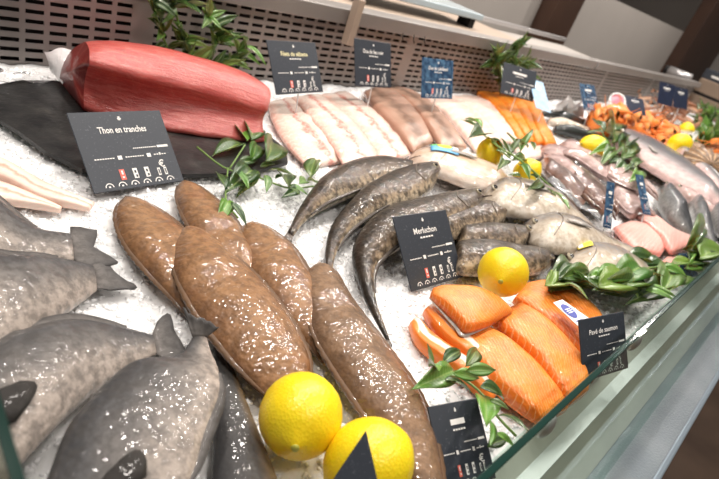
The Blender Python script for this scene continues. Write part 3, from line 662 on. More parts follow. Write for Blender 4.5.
def sticker(name, label, Bd, t0, t1, s0, s1, mat, lift=.0012):
    rows = [[surf_pt(Bd, t0 + (t1 - t0) * i / 8, s0 + (s1 - s0) * j / 5, lift) for i in range(9)] for j in range(6)]
    c = surf_pt(Bd, (t0+t1)/2, (s0+s1)/2)
    V = [p for r in rows for p in r]; F = [(j*9+i, j*9+i+1, (j+1)*9+i+1, (j+1)*9+i) for j in range(5) for i in range(8)]
    o = mesh(name, V, F, mat, org=c); solid(o, .0005); tag(o, label, 'sticker'); return o
def quadsticker(name, label, corners, h, mat):
    P = [W(*p, h) for p in corners]; c = sum(P, Vector()) / 4
    V = P + [p + Vector((0, 0, .0008)) for p in P]
    o = mesh(name, V, [(3,2,1,0),(4,5,6,7),(0,1,5,4),(1,2,6,5),(2,3,7,6),(3,0,4,7)], mat, smooth=False, org=c); tag(o, label, 'sticker'); return o, P
def disc(name, parent, c, ax, ay, mat, th=.0004, n=20):
    V = [c + ax * math.cos(2*math.pi*k/n) + ay * math.sin(2*math.pi*k/n) for k in range(n)]
    V += [v + Vector((0, 0, th)) for v in V]
    return mesh(name, V, [tuple(range(n-1, -1, -1)), tuple(range(n, 2*n))] + [(i, (i+1)%n, n+(i+1)%n, n+i) for i in range(n)], mat, parent, smooth=False)
st, P = quadsticker('paper_sticker', 'white paper sticker with a blue oval lying on the salmon fillet', [(553, 303), (562, 300), (592, 321), (583, 331)], .042, m_white)
ax = (P[3] - P[0]); ay = (P[1] - P[0])
c = P[0] + ax * .38 + ay * .5; c.z += .001
ov = disc('blue_oval', st, c, ax * .25, ay * .42, m_blue)
for k in (-.06, .0, .06):
    d = disc('print_line', ov, c + ax * k + Vector((0, 0, .0005)), ax * .016, ay * .30, m_white)
for k in (.72, .80): disc('print_line', st, P[0] + ax * k + ay * .5 + Vector((0, 0, .001)), ax * .018, ay * .36, m_blue)
def conform(name, Bd, t0, t1, s0, s1, mat, lift, parent=None, label=None, oval=False):
    nt, ns = 10, 6; V, F = [], []
    for j in range(ns + 1):
        for i in range(nt + 1):
            a, b = i / nt * 2 - 1, j / ns * 2 - 1
            if oval: a, b = a * math.sqrt(1 - b * b / 2), b * math.sqrt(1 - a * a / 2)
            V.append(surf_pt(Bd, t0 + (t1 - t0) * (a + 1) / 2, s0 + (s1 - s0) * (b + 1) / 2, lift))
    F = [(j*(nt+1)+i, j*(nt+1)+i+1, (j+1)*(nt+1)+i+1, (j+1)*(nt+1)+i) for j in range(ns) for i in range(nt)]
    o = mesh(name, V, F, mat, parent, org=surf_pt(Bd, (t0+t1)/2, (s0+s1)/2) if parent is None else None); solid(o, .0005)
    if label: tag(o, label, 'sticker')
    return o
st = conform('head_sticker', PB_, .20, .44, .42, .84, m_cyan, .003, None, 'blue, green and yellow sticker on the pale fish')
conform('yellow_oval', PB_, .25, .38, .56, .80, m_yel, .0038, st, oval=True); conform('green_corner', PB_, .205, .26, .66, .87, m_greenp, .0038, st); conform('white_corner', PB_, .385, .435, .52, .76, m_white, .0038, st)
st = conform('head_sticker', KB_, .14, .25, .58, .84, m_yel, .003, None, 'yellow and white tag on the silver fish beside the leaf pile')
conform('white_end', KB_, .145, .18, .6, .82, m_white, .0038, st)

# ================================================================== BACK ROW FILLETS
gf = 'white fillets with pink seams at the back'
fillet('white_fillet', 'translucent pinkish fillet closest to the tuna loin', [(296, 97), (318, 118), (340, 142), (352, 160)], [(266, 104), (272, 124), (286, 148), (306, 168)], m_fillet, .012, 0, q=.33, e=3.0, amp=.005, freq=36, seed=41)
fillet('white_fillet', 'white fillet with a red seam under the leftmost back price tag', [(322, 95), (346, 114), (368, 138), (382, 160)], [(290, 98), (310, 121), (330, 147), (342, 166)], m_fillet, .012, .006, q=.33, e=3.0, amp=.005, freq=36, seed=42)
fillet('white_fillet', 'pinkish white fillet between the red-seamed fillet and the brown skin-on fillets', [(348, 92), (374, 110), (398, 134), (412, 155)], [(318, 96), (342, 117), (366, 143), (380, 163)], m_fillet, .012, .003, q=.33, e=3.0, amp=.005, freq=36, seed=43)
fillet('skin_on_fillet', 'brownish skin-on fillet with a curled end, left one of the pair at the back', [(378, 88), (400, 96), (420, 118), (434, 142)], [(362, 94), (370, 107), (390, 128), (412, 154)], m_skinon, .020, .004, seed=44)
fillet('skin_on_fillet', 'brownish skin-on fillet beside the white fillets, right one of the pair', [(402, 88), (426, 100), (450, 124), (468, 148)], [(382, 90), (402, 102), (422, 124), (440, 150)], m_skinon, .020, .004, seed=45)
fillet('cod_fillet', 'thick white fillet lying nearest the brown skin-on fillets', [(452, 99), (472, 108), (492, 124), (508, 142)], [(424, 100), (442, 114), (460, 134), (474, 152)], m_cod, .018, 0, seed=46)
fillet('cod_fillet', 'thick white fillet between its white neighbours and the orange fillets', [(470, 96), (492, 104), (510, 120), (524, 138)], [(446, 97), (468, 108), (486, 126), (502, 144)], m_cod, .016, .006, seed=47)
fillet('cod_fillet', 'flat white fillet end beside the two cut lemons', [(512, 128), (528, 134), (542, 146), (550, 156)], [(486, 124), (502, 136), (514, 150), (524, 160)], m_cod, .014, 0, seed=48)
for i, (lab, u) in enumerate((('bright orange smoked fillet, first from the left at the back', 0), ('bright orange smoked fillet, second from the left at the back', 13), ('bright orange smoked fillet, third from the left at the back', 26), ('bright orange smoked fillet, rightmost of the four at the back', 38))):
    k = i * 1.6
    fillet('smoked_fillet', lab, [(487 + u, 92 + k), (502 + u * .95, 102 + k), (518 + u * .75, 122 + k), (530 + u * .72, 142 + k * .6)], [(475 + u, 93 + k), (488 + u * .95, 106 + k), (506 + u * .75, 128 + k), (517 + u * .72, 143 + k * .6)], m_haddock, .022, .004 + .004 * i, seed=50 + i, group='orange smoked fillets')

# ================================================================== RIGHT MIDDLE: CUTTLEFISH, PINK FILLETS, DARK FISH
def cuttle(lab, A, B, mat, base, seed):
    root = thing('cuttlefish', lab, 'cuttlefish', base_of(A, B), 'cuttlefish mantles')
    o, Bd = loft('mantle', A, B, mat, root, rel=.38, cap=.022, base=base, amp=.004, freq=24, seed=seed, q=.55, round0=.15)
    edgefin(root, Bd, 1, .08, .9, .010, mat, 'fin_skirt', 26, .4, .2); edgefin(root, Bd, -1, .08, .9, .010, mat, 'fin_skirt', 26, .4, .2)
    for j in range(5):   # arms
        s = .2 + j * .15; p = surf_pt(Bd, .99, s); q = surf_pt(Bd, .9, s); d = (p - q).normalized(); d.z = 0
        tube('arm', [q, p + d * .012, p + d * .03 + Vector((.004 * math.sin(j * 2), .006 * math.cos(j * 3), -.004)), p + d * .045 + Vector((0, 0, -.01))], [.006, .005, .0035, .0015], mat, root, 7)
cuttle('pinkish cuttlefish mantle right below the orange smoked fillets', [(536, 148), (548, 145), (566, 150), (584, 162)], [(538, 153), (552, 160), (568, 168), (582, 172)], m_cuttle, .004, 61)
cuttle('pinkish cuttlefish mantle just below the pointed lemon', [(556, 144), (568, 141), (586, 148), (600, 160)], [(558, 150), (572, 155), (586, 162), (600, 168)], m_cuttle, .016, 62)
cuttle('glossy brown cuttlefish mantle beside the two leafy lemons', [(540, 158), (556, 162), (574, 176), (590, 196)], [(538, 168), (548, 180), (562, 196), (580, 210)], m_cuttleb, .004, 63)
cuttle('glossy brown cuttlefish mantle next to the narrow standing tags', [(566, 168), (584, 170), (600, 182), (610, 200)], [(566, 178), (574, 190), (588, 206), (602, 218)], m_cuttleb, .014, 64)
cuttle('pale cuttlefish mantle with dark rim, left of the rounded pair', [(583, 158), (592, 154), (608, 162), (622, 174)], [(583, 163), (594, 171), (606, 180), (618, 186)], m_cuttle, .024, 65)
cuttle('pale cuttlefish mantle with a dark rim, right one of the rounded pair', [(600, 170), (610, 165), (628, 172), (642, 184)], [(600, 176), (610, 184), (624, 192), (638, 198)], m_cuttle, .026, 66)
cuttle('greyish glossy cuttlefish lying between the two narrow standing tags', [(612, 186), (622, 184), (634, 194), (642, 208)], [(608, 194), (614, 206), (624, 216), (634, 220)], m_cuttle, .004, 67)
cuttle('slim pale squid lying across the brown cuttlefish, upper one', [(560, 150), (575, 150), (596, 162), (612, 176)], [(560, 155), (574, 160), (594, 174), (610, 184)], m_cuttle, .030, 68)
cuttle('slim pale squid lying across the brown cuttlefish, lower one', [(544, 153), (560, 157), (580, 171), (596, 186)], [(543, 159), (556, 167), (574, 182), (592, 194)], m_cuttle, .022, 69)
fish('red_mullet', 'pinkish fish between the whole salmon and the grey mullets, nearer the salmon', 'fish', [(684, 178), (700, 182), (720, 196), (738, 206)], [(684, 184), (698, 192), (716, 206), (734, 214)], m_cuttle, m_silverfin, .45, .02, .03, [(746, 206), (744, 212), (748, 218)], ey=(.1, .45, .008), seed=91)
fish('red_mullet', 'pinkish fish between the whole salmon and the grey mullets, nearer the mullets', 'fish', [(672, 186), (688, 189), (706, 202), (724, 213)], [(672, 192), (686, 200), (702, 211), (720, 220)], m_cuttle, m_silverfin, .45, .012, .03, [(732, 214), (730, 220), (732, 226)], ey=(.1, .45, .008), seed=92)
plastic('plastic_wrap', 'crinkled clear plastic wrap lying over the brown cuttlefish', [(545, 180), (600, 222), (612, 180), (575, 160)], [.030, .028, .040, .040], .008, 24)
fillet('pink_fillet', 'pink fillet lying in front of the narrow tags, left of the pair', [(633, 221), (648, 226), (660, 234), (668, 243)], [(612, 229), (622, 240), (636, 252), (660, 257)], m_pink, .014, .004, seed=71)
fillet('pink_fillet', 'pink fillet pointing at the dark grey fish, right of the pair', [(634, 215), (652, 215), (674, 230), (699, 239)], [(646, 226), (660, 238), (672, 254), (690, 247)], m_pink, .014, .012, seed=72)
fillet('pink_fillet', 'small pink fillet corner poking out under the leaf pile', [(668, 256), (680, 258), (690, 266)], [(660, 264), (668, 272), (680, 276)], m_pink, .010, 0, seed=73)
fish('grey_mullet', 'rounded dark grey fish tapering down beside the pink fillets', 'fish', [(660, 188), (672, 189), (684, 203), (691, 222), (695, 234)], [(656, 189), (652, 200), (660, 215), (676, 229), (689, 238)], m_darkfish, m_breamfin, .5, .008, .035, [(694, 246), (700, 246), (703, 242)], ey=(.12, .75, .006), gill=[(.24, .9), (.3, .5), (.24, .12)], seed=81)
fish('grey_mullet', 'dark grey striped fish at the right edge, between the mullet and the frame', 'fish', [(692, 198), (700, 198), (708, 212), (713, 230), (716, 242)], [(688, 200), (687, 212), (694, 226), (704, 238), (712, 246)], m_darkfish, m_breamfin, .5, .004, .03, [(716, 252), (720, 252), (722, 246)], gill=[(.24, .9), (.3, .5), (.24, .12)], seed=82)
fish('grey_mullet', 'bluish grey fish cut by the right edge of the photo', 'fish', [(712, 206), (722, 206), (732, 220), (738, 236)], [(706, 210), (708, 224), (718, 238), (732, 246)], m_darkfish, m_breamfin, .5, .0, .03, [(738, 246), (742, 246), (744, 240)], seed=83)
fish('whole_salmon', 'large whole silver salmon with a pink belly stretching to the right edge', 'fish', [(612, 134), (628, 131), (652, 138), (672, 150), (690, 166), (712, 190), (740, 215)], [(610, 141), (618, 154), (640, 172), (664, 186), (692, 200), (722, 216), (750, 228)], m_salmonskin, m_silverfin, .32, .004, .04, [(760, 222), (760, 230), (766, 240)], ey=(.06, .35, .012), gill=[(.17, .9), (.21, .5), (.17, .15)], pec=(.24, .25, .07, -.05, m_silverfin, .05), dors=(.4, .6, .016), seed=84)
fish('sea_trout', 'silver fish with a shiny dark back between the whole salmon and the brown shell', 'fish', [(676, 148), (690, 152), (708, 170), (728, 190), (745, 205)], [(672, 152), (680, 162), (700, 180), (724, 200), (744, 212)], m_salmonskin, m_silverfin, .4, .015, .03, seed=85)
fish('mackerel', 'dark-backed mackerel with a white belly, rear one beside the orange smoked fillets', 'fish', [(541, 116), (556, 119), (570, 124), (585, 125)], [(540, 112), (556, 111), (570, 116), (586, 121)], m_mack, m_breamfin, .8, .006, .03, [(592, 120), (590, 124), (593, 128)], ey=(.07, .5, .006), seed=86)
fish('mackerel', 'dark-backed mackerel just above the yellow half lemon', 'fish', [(553, 132), (568, 136), (584, 140), (599, 141)], [(552, 126), (568, 126), (584, 131), (600, 136)], m_mack, m_breamfin, .8, .004, .03, [(606, 136), (605, 140), (607, 145)], ey=(.07, .5, .006), seed=87)
fish('mackerel', 'mackerel with mostly white flank lying between the two darker ones', 'fish', [(546, 119), (560, 119), (574, 124), (590, 129)], [(547, 125), (560, 128), (574, 132), (589, 133)], m_silver, m_breamfin, .7, .012, .03, ey=(.07, .5, .006), seed=88)
plastic('plastic_sheet', 'crumpled white paper standing behind the mackerels', [(552, 112), (586, 118), (582, 104), (566, 96)], [.03, .03, .08, .10], .03, 8, m_whitefilm)

# ================================================================== LEMONS
def lemon(label, u, v, r, h, axis, name='lemon', half=False, group=None, elong=1.14, stretch=1.0):
    c = W(u, v, h); ax = Vector(axis).normalized(); R = ax.to_track_quat('Z', 'Y').to_matrix()
    root = thing(name, label, 'lemon', (c.x, c.y, c.z - r), group)
    n, m = 24, 26; V, F = [], []
    for i in range(n + 1):
        t = math.pi * i / n
        if half: t = math.pi / 2 * i / n
        rr = math.sin(t); z = math.cos(t) * elong
        # nipple
        z += .10 * math.exp(-(t / .22) ** 2) if t < 1.2 else -.04 * math.exp(-((math.pi - t) / .25) ** 2)
        for k in range(m):
            g = 2 * math.pi * k / m; p = Vector((r * rr * math.cos(g), r * rr * math.sin(g), r * z))
            p *= 1 + .018 * noise.noise(p * 60 + Vector((u, v, 0))); V.append(c + R @ p)
    for i in range(n):
        for k in range(m): F.append((i*m+k, (i+1)*m+k, (i+1)*m+(k+1)%m, i*m+(k+1)%m))
    mesh('peel', V, F, m_lemon, root)
    if half:
        V = [c + R @ Vector((r*.96*f*math.cos(2*math.pi*k/m), r*.96*f*math.sin(2*math.pi*k/m), -.0005 - .001*(f < 1))) for f in (1, .85, .5, .05) for k in range(m)]
        mesh('pulp', V, [(j*m+k, j*m+(k+1)%m, (j+1)*m+(k+1)%m, (j+1)*m+k) for j in range(3) for k in range(m)] + [tuple(3*m+k for k in range(m))], m_pulp, root, uv=[(k / m, f) for f in (1, .8, .4, 0) for k in range(m)])
    else:
        tip = c + ax * r * (elong + .095)
        ellipsoid('stem_end', tip, (r*.10, r*.10, r*.05), m_lemonstem, root, ax, 10, 6)
    return root
camdir = lambda u, v: -ray(u, v).normalized()
lemon('whole lemon fully visible on the soles at the bottom, its tip facing the camera', 301, 415, .0325, .034, camdir(301, 415) + Vector((-.15, -.25, -.55)), elong=1.06)
lemon('whole lemon cut by the bottom edge, behind a black card corner', 369, 463, .0325, .034, camdir(369, 463) + Vector((.4, .3, -.9)), elong=1.06)
lemon('whole lemon in the middle, lying between the hake heads and the salmon', 503, 272, .0325, .050, camdir(503, 272) + Vector((-.60, -.35, -.25)), elong=1.05)
lemon('leafy lemon left of the pair among the white fillets', 490, 153, .029, .045, (-.3, .5, 1), elong=1.1)
lemon('leafy lemon right of the pair, next to the brown cuttlefish', 527, 172, .028, .042, (.3, -.5, 1), elong=1.1)
lemon('pointed lemon lying below the mackerels, beside the far sprig', 594, 148, .036, .055, (-1, .45, .1), elong=1.35)
lemon('orange-yellow lemon behind the whole salmon, far right', 680, 143, .036, .06, (.5, -.6, .3), elong=1.2)
lemon('small lemon half beside the far green foliage', 686, 131, .035, .05, (.2, .4, 1), 'lemon_half', half=True)

# ================================================================== LEAVES
LEAF = {}
def leafmesh(mat, var=0):
    key = (mat.name, var)
    if key in LEAF: return LEAF[key]
    nx, ny = 10, 4; V, F, UV = [], [], []
    for i in range(nx + 1):
        x = i / nx; w = .52 * math.sin(math.pi * min(max(x, .005), .996) ** .72) ** 1.2 + .003
        for j in range(ny + 1):
            y = (j / ny * 2 - 1); V.append((x, y * w, (abs(y) * .22 * w - (.32 if var else .12) * x * x + .10 * x + .02 * math.sin(7 * x + 2 * y)))); UV.append((x, j / ny))
    for i in range(nx):
        for j in range(ny): a = i*(ny+1)+j; F.append((a, a+ny+1, a+ny+2, a+1))
    me = bpy.data.meshes.new('leaf'); me.from_pydata(V, [], F); l = me.uv_layers.new(name='UVMap')
    for lp in me.loops: l.data[lp.index].uv = UV[lp.vertex_index]
    me.polygons.foreach_set('use_smooth', [True] * len(me.polygons)); me.materials.append(mat); me.update(); LEAF[key] = me; return me
def leaf(root, p0, p1, mat, wf=.32, up=(0, -.35, 1), var=0):
    p0, p1 = Vector(p0), Vector(p1); X = p1 - p0; L = X.length; X.normalize(); Z = Vector(up); Z = (Z - X * Z.dot(X))
    if Z.length < .05: Z = X.orthogonal()
    Z.normalize(); Y = Z.cross(X)
    o = bpy.data.objects.new('leaf', leafmesh(mat, var)); COL.objects.link(o); o.parent = root
    Mx = Matrix((X * L, Y * L * wf, Z * L)).transposed().to_4x4(); Mx.translation = p0 - root.location
    o.matrix_local = Mx
    m = o.modifiers.new('solid', 'SOLIDIFY'); m.thickness = .006; return o
def sprig(label, stems, leaves, mat, base_px, wf=.34, h0=.0, name='leafy_sprig', jit=.012, sr=.0013):
    """stems: lists of (u,v,h); leaves: (u0,v0,u1,v1[,h0,h1])"""
    b = W(*base_px, 0); root = thing(name, label, 'foliage', (b.x, b.y, ICE))
    for s in stems: tube('stem', [Vector(p) for p in crom([tuple(W(*q)) for q in s], 14)], sr, m_stem, root, 6)
    for k, lf in enumerate(leaves):
        ha, hb = (lf[4], lf[5]) if len(lf) > 4 else (h0 + random.uniform(.012, .03), h0 + random.uniform(.012, .04))
        up = (random.uniform(-.5, .5), random.uniform(-.7, .2), 1)
        leaf(root, W(lf[0], lf[1], ha), W(lf[2], lf[3], hb), mat if not isinstance(mat, tuple) else mat[k % len(mat)], wf * random.uniform(.85, 1.15), up, k % 2)
    return root
def sc(l, ox, oy, s): return [(ox + a / s, oy + b / s, ox + c / s, oy + d / s) for a, b, c, d in l]
sprig('bright green leafy sprig on the ice between the tuna and the hakes',
      [[(197, 147, .02), (225, 168, .02), (258, 177, .02), (288, 188, .015), (316, 186, .012)], [(228, 168, .02), (226, 200, .012), (238, 218, .008)], [(230, 168, .02), (245, 145, .04)]],
      sc([(140, 62, 98, 8), (152, 58, 156, -4), (132, 72, 32, 108), (150, 122, 184, 50), (196, 122, 218, 56), (112, 132, 180, 112), (100, 150, 148, 205), (160, 150, 92, 190), (75, 205, 48, 152), (85, 240, 62, 296), (92, 246, 140, 314), (170, 168, 112, 216), (198, 165, 200, 216), (205, 152, 282, 150), (248, 165, 268, 196), (262, 198, 322, 212), (330, 172, 344, 112), (292, 205, 258, 224), (322, 182, 356, 188), (225, 175, 262, 160), (180, 140, 225, 130), (296, 190, 330, 172), (270, 205, 300, 222)], 200, 120, 2.99), (m_leaf, m_leafd, m_leafd), (240, 175), .36)
sprig('green leafy sprig in front of the salmon, behind the blurred front tag',
      [[(430, 364, .03), (455, 374, .03), (480, 392, .03), (498, 417, .025), (516, 436, .02)]],
      sc([(86, 140, 84, 70), (128, 130, 192, 74), (165, 150, 36, 208), (196, 138, 248, 70), (198, 152, 290, 150), (135, 178, 225, 200), (160, 160, 240, 175), (240, 200, 332, 225), (252, 228, 262, 315), (268, 240, 330, 262), (268, 300, 272, 376), (296, 286, 388, 312), (288, 338, 345, 382), (262, 380, 330, 345), (90, 130, 120, 150)], 400, 320, 2.996), (m_leaf, m_leafd), (480, 395), .40, .028)
# leaf pile at the right, along the glass
def pile():
    b = W(630, 275, 0); root = thing('leaf_pile', 'pile of long glossy green leaves along the glass at the right', 'foliage', (b.x, b.y, ICE))
    tube('stem', [Vector(p) for p in crom([tuple(W(*q)) for q in [(560, 288, .03), (600, 276, .045), (650, 268, .045), (700, 262, .04)]], 14)], .0018, m_stem, root, 6)
    rs = random.Random(4)
    L = [(558, 275, 552, 292), (562, 278, 600, 268), (548, 287, 565, 268), (625, 263, 668, 256), (590, 275, 625, 281), (600, 285, 640, 272), (575, 288, 615, 284), (620, 290, 655, 282), (640, 270, 668, 283), (655, 268, 690, 272), (672, 262, 700, 272), (690, 250, 719, 240), (700, 258, 725, 250), (660, 285, 640, 298), (645, 290, 675, 300), (610, 270, 585, 282), (630, 284, 600, 294), (565, 283, 590, 294), (580, 268, 555, 280), (636, 262, 610, 272), (680, 276, 655, 292), (665, 262, 645, 274), (700, 246, 728, 258), (692, 258, 712, 268), (604, 264, 632, 272), (548, 290, 575, 280), (572, 276, 600, 288), (615, 276, 648, 290), (650, 278, 622, 268), (685, 268, 706, 258)]
    L = L + [(a + rs.uniform(-8, 8), c + rs.uniform(-6, 6), d + rs.uniform(-8, 8), e + rs.uniform(-7, 7)) for (a, c, d, e) in L]
    for k, (a, c, d, e) in enumerate(L):
        h = .025 + .03 * rs.random()
        leaf(root, W(a, c, h), W(d, e, h + rs.uniform(-.012, .012)), (m_leafo, m_leafd, m_leafo, m_leafd, m_leaf)[k % 5], .32 * rs.uniform(.85, 1.2), (rs.uniform(-.5, .5), rs.uniform(-.8, .2), 1), k % 2)
pile()
def bush(label, stems, n, ll, mat, base_px, spread, seed, wf=.3, name='leafy_branch', up=0.5, wy=False):
    rs = random.Random(seed); b = W(*base_px, 0); root = thing(name, label, 'foliage', (b.x, b.y, ICE))
    for s in stems:
        P = [Vector(p) for p in crom([tuple(WY(*q) if wy else W(*q)) for q in s], 12)]; tube('stem', P, .0022, m_stem, root, 6)
        for k in range(n):
            p = P[1 + int(rs.random() * 11.5)]; d = Vector((rs.uniform(-1, 1), rs.uniform(-1, 0 if wy else .4), rs.uniform(-.3, up + .5))).normalized()
            leaf(root, p, p + d * ll * rs.uniform(.7, 1.2), mat[k % len(mat)], wf * rs.uniform(.8, 1.2), (rs.uniform(-.6, .6), -.8, .6), k % 2)
bush('dark green leafy branch standing behind the tuna loin against the panel', [[(178, 70, .90), (162, 35, .91), (150, -5, .88)], [(190, 70, .90), (180, 30, .91), (172, -5, .88)], [(205, 70, .90), (214, 40, .92), (203, 8, .90)], [(200, 72, .90), (226, 62, .91), (246, 46, .92)]], 19, .055, (m_leafd, m_leafd, m_leafo, m_leaf), (195, 70), .05, 3, .30, wy=True)
bush('dark green bushy branch behind the orange fillets against the panel', [[(500, 95, .90), (498, 72, .91), (491, 54, .90)], [(505, 95, .90), (508, 70, .91), (511, 46, .90)], [(510, 95, .90), (518, 72, .91), (524, 56, .90)]], 26, .075, (m_leafd, m_leafd, m_leafd), (505, 95), .05, 5, .30, wy=True)
sprig('green sprig with narrow leaves over the two lemons among the white fillets', [[(478, 130, .05), (500, 148, .08), (520, 160, .08), (560, 195, .04)]],
      [(478, 128, 461, 119), (482, 128, 468, 113), (486, 135, 469, 137), (488, 138, 504, 150), (496, 150, 512, 160), (508, 156, 506, 134), (510, 158, 502, 138), (520, 150, 518, 128), (528, 148, 514, 138), (512, 160, 532, 156), (520, 165, 530, 178), (530, 175, 545, 182), (540, 182, 528, 190), (545, 188, 562, 200), (505, 160, 498, 170), (500, 142, 488, 138), (552, 192, 570, 208), (522, 178, 510, 172), (534, 150, 530, 140)], (m_leafd, m_leaf, m_leafd), (510, 160), .24, .055, sr=.002)
sprig('green sprig with narrow leaves standing by the pointed lemon, far right', [[(600, 128, .05), (612, 150, .05), (625, 165, .05), (640, 175, .04)], [(614, 115, .08), (613, 135, .06), (616, 155, .05)]],
      [(604, 132, 592, 118), (604, 134, 588, 128), (608, 142, 598, 136), (612, 130, 612, 112), (612, 142, 604, 126), (612, 148, 596, 148), (618, 150, 630, 140), (620, 158, 634, 150), (622, 160, 608, 164), (628, 165, 616, 172), (630, 168, 642, 160), (634, 172, 645, 178), (624, 156, 628, 138), (616, 152, 604, 156), (640, 174, 630, 182), (610, 138, 622, 128), (626, 150, 640, 148)], (m_leafd, m_leafd, m_leaf), (618, 160), .24, .05, sr=.0025)
bush('dense green parsley foliage at the far right end of the counter', [[(690, 128, .0), (696, 116, .05), (700, 106, .10)], [(700, 135, .0), (706, 122, .05), (712, 112, .10)], [(705, 145, .0), (712, 132, .05), (722, 118, .10)], [(690, 145, .0), (700, 140, .05), (712, 136, .08)]], 22, .10, (m_leaf, m_leafd, m_leaf), (702, 135), .05, 8, .45)

# ================================================================== SHRIMPS, LANGOUSTINES, SHELL, CUP
def shrimp_mesh(name, mat, R, r0, long):
    P, rad = [], []
    for i in range(15):
        f = i / 14; a = math.radians(-20 + 215 * f) if not long else math.radians(20 + 90 * f)
        RR = R * (1 if not long else 2.4)
        P.append(Vector((RR * math.cos(a), RR * math.sin(a), 0))); rad.append(r0 * (.25 + .75 * math.sin(math.pi * min(1, .12 + f * .75)) ** .6) * (1.0 if i % 2 else .90) * (1 - .5 * f))
    V, F = tube_data(P, rad, 9); UV = []
    c = Vector((0, 0, 0))
    for i in range(15):
        for k in range(9):
            d = (Vector(V[i*9+k]) - P[i]); UV.append((i / 14, .5 + .5 * d.normalized().dot(P[i].normalized()) if d.length > 0 else .5))
    e = P[-1]; t = (P[-1] - P[-2]).normalized(); s = Vector((0, 0, 1)); n0 = len(V)
    V += [e, e + t * r0 * 2 + s * r0 * 1.3, e + t * r0 * 2.6, e + t * r0 * 2 - s * r0 * 1.3, e + t * r0 + P[-1].normalized() * r0 * .3]
    UV += [(1, .5)] * 5; F += [(n0, n0+1, n0+2, n0+4), (n0, n0+4, n0+2, n0+3), (n0, n0+2, n0+1), (n0, n0+3, n0+2)]
    h = P[0]; hd = (P[0] - P[1]).normalized()   # rostrum and feelers
    for sx in (-.5, .5):
        a, b = tube_data([h, h + hd * R * .8 + s * sx * R * .5, h + hd * R * 1.4 + s * sx * R + P[0].normalized() * R * .5], [r0*.12, r0*.09, r0*.04], 5); k = len(V); V += a; UV += [(0, .9)] * len(a); F += [tuple(x + k for x in f) for f in b]
    me = bpy.data.meshes.new(name); me.from_pydata([tuple(v) for v in V], [], F); l = me.uv_layers.new(name='UVMap')
    for lp in me.loops: l.data[lp.index].uv = UV[lp.vertex_index]
    me.polygons.foreach_set('use_smooth', [True] * len(me.polygons)); me.materials.append(mat); me.update(); return me
sm = shrimp_mesh('shrimp', m_shrimp, .042, .018, False); lm = shrimp_mesh('langoustine', m_lang, .034, .013, True)
def scatter(me, name, label, group, cat, pts, seed, tilt=.7):
    rs = random.Random(seed)
    for (u, v, h) in pts:
        o = bpy.data.objects.new(name, me); COL.objects.link(o); o.location = W(u, v, h)
        o.rotation_euler = (rs.uniform(-tilt, tilt), rs.uniform(-tilt, tilt), rs.uniform(0, 6.28)); tag(o, label, cat, group)
rs = random.Random(21); pts = []
for k in range(60):
    f = rs.random(); u = 597 + 72 * f; top = 116 - 9 * math.sin(math.pi * min(1, f * 1.2)) + 14 * max(0, f - .5); lo = 128 + 14 * f
    g = rs.random(); v = lo - (lo - top) * g * .75; pts.append((u, v, .016 + .08 * g * math.sin(math.pi * min(.9, f + .12))))
scatter(sm, 'shrimp', 'orange cooked shrimp in the pile behind the whole salmon', 'orange shrimps in the far pile', 'shrimp', pts, 5)
pts = []
for k in range(34):
    f = rs.random(); u = 648 + 40 * f; g = rs.random(); v = 97 + 12 * f + 20 * g; pts.append((u, v, .015 + .06 * (1 - g)))
scatter(lm, 'langoustine', 'brown langoustine in the heap below the far price tags', 'langoustines in the far heap', 'langoustine', pts, 6)
pts = [(709 + rs.random() * 14, 138 + rs.random() * 8, .05) for k in range(7)]
scatter(sm, 'shrimp', 'orange shrimp in the small heap at the right edge', 'shrimps at the right edge', 'shrimp', pts, 9)
def scallop(label, u, v, h, R, nrm):
    c = W(u, v, h); root = thing('ribbed_shell', label, 'shell', (c.x, c.y, c.z - R * .6)); Q = Vector(nrm).to_track_quat('Z', 'Y').to_matrix()
    V, F, UV = [], [], []; n, m = 40, 8
    for j in range(m + 1):
        for k in range(n + 1):
            a = math.radians(-20 + 220 * k / n); r = R * j / m * (1 + .05 * math.cos(k * math.pi / 2)); V.append(c + Q @ Vector((r * math.cos(a), r * math.sin(a) - R * .3, R * .42 * (1 - (j / m) ** 2) + R * .05 * math.cos(k * math.pi / 2) * j / m))); UV.append((k / n, .5 + .5 * math.cos(k * math.pi / 2)))
    for j in range(m):
        for k in range(n): F.append((j*(n+1)+k, (j+1)*(n+1)+k, (j+1)*(n+1)+k+1, j*(n+1)+k+1))
    o = mesh('valve', V, F, m_shell, root, UV); solid(o, .004)
    V, F = box_data((-R * .35, -R * .42, -.004), (R * .35, -R * .22, R * .1)); mesh('hinge', [c + Q @ Vector(v) for v in V], F, m_shell, root, smooth=False)
scallop('brown ribbed scallop shell at the right edge below the parsley', 706, 164, .06, .085, (-.6, -.3, .7))
scallop('smaller brown ribbed shell tucked beside the large ribbed shell', 697, 152, .04, .06, (-.5, -.5, .7))
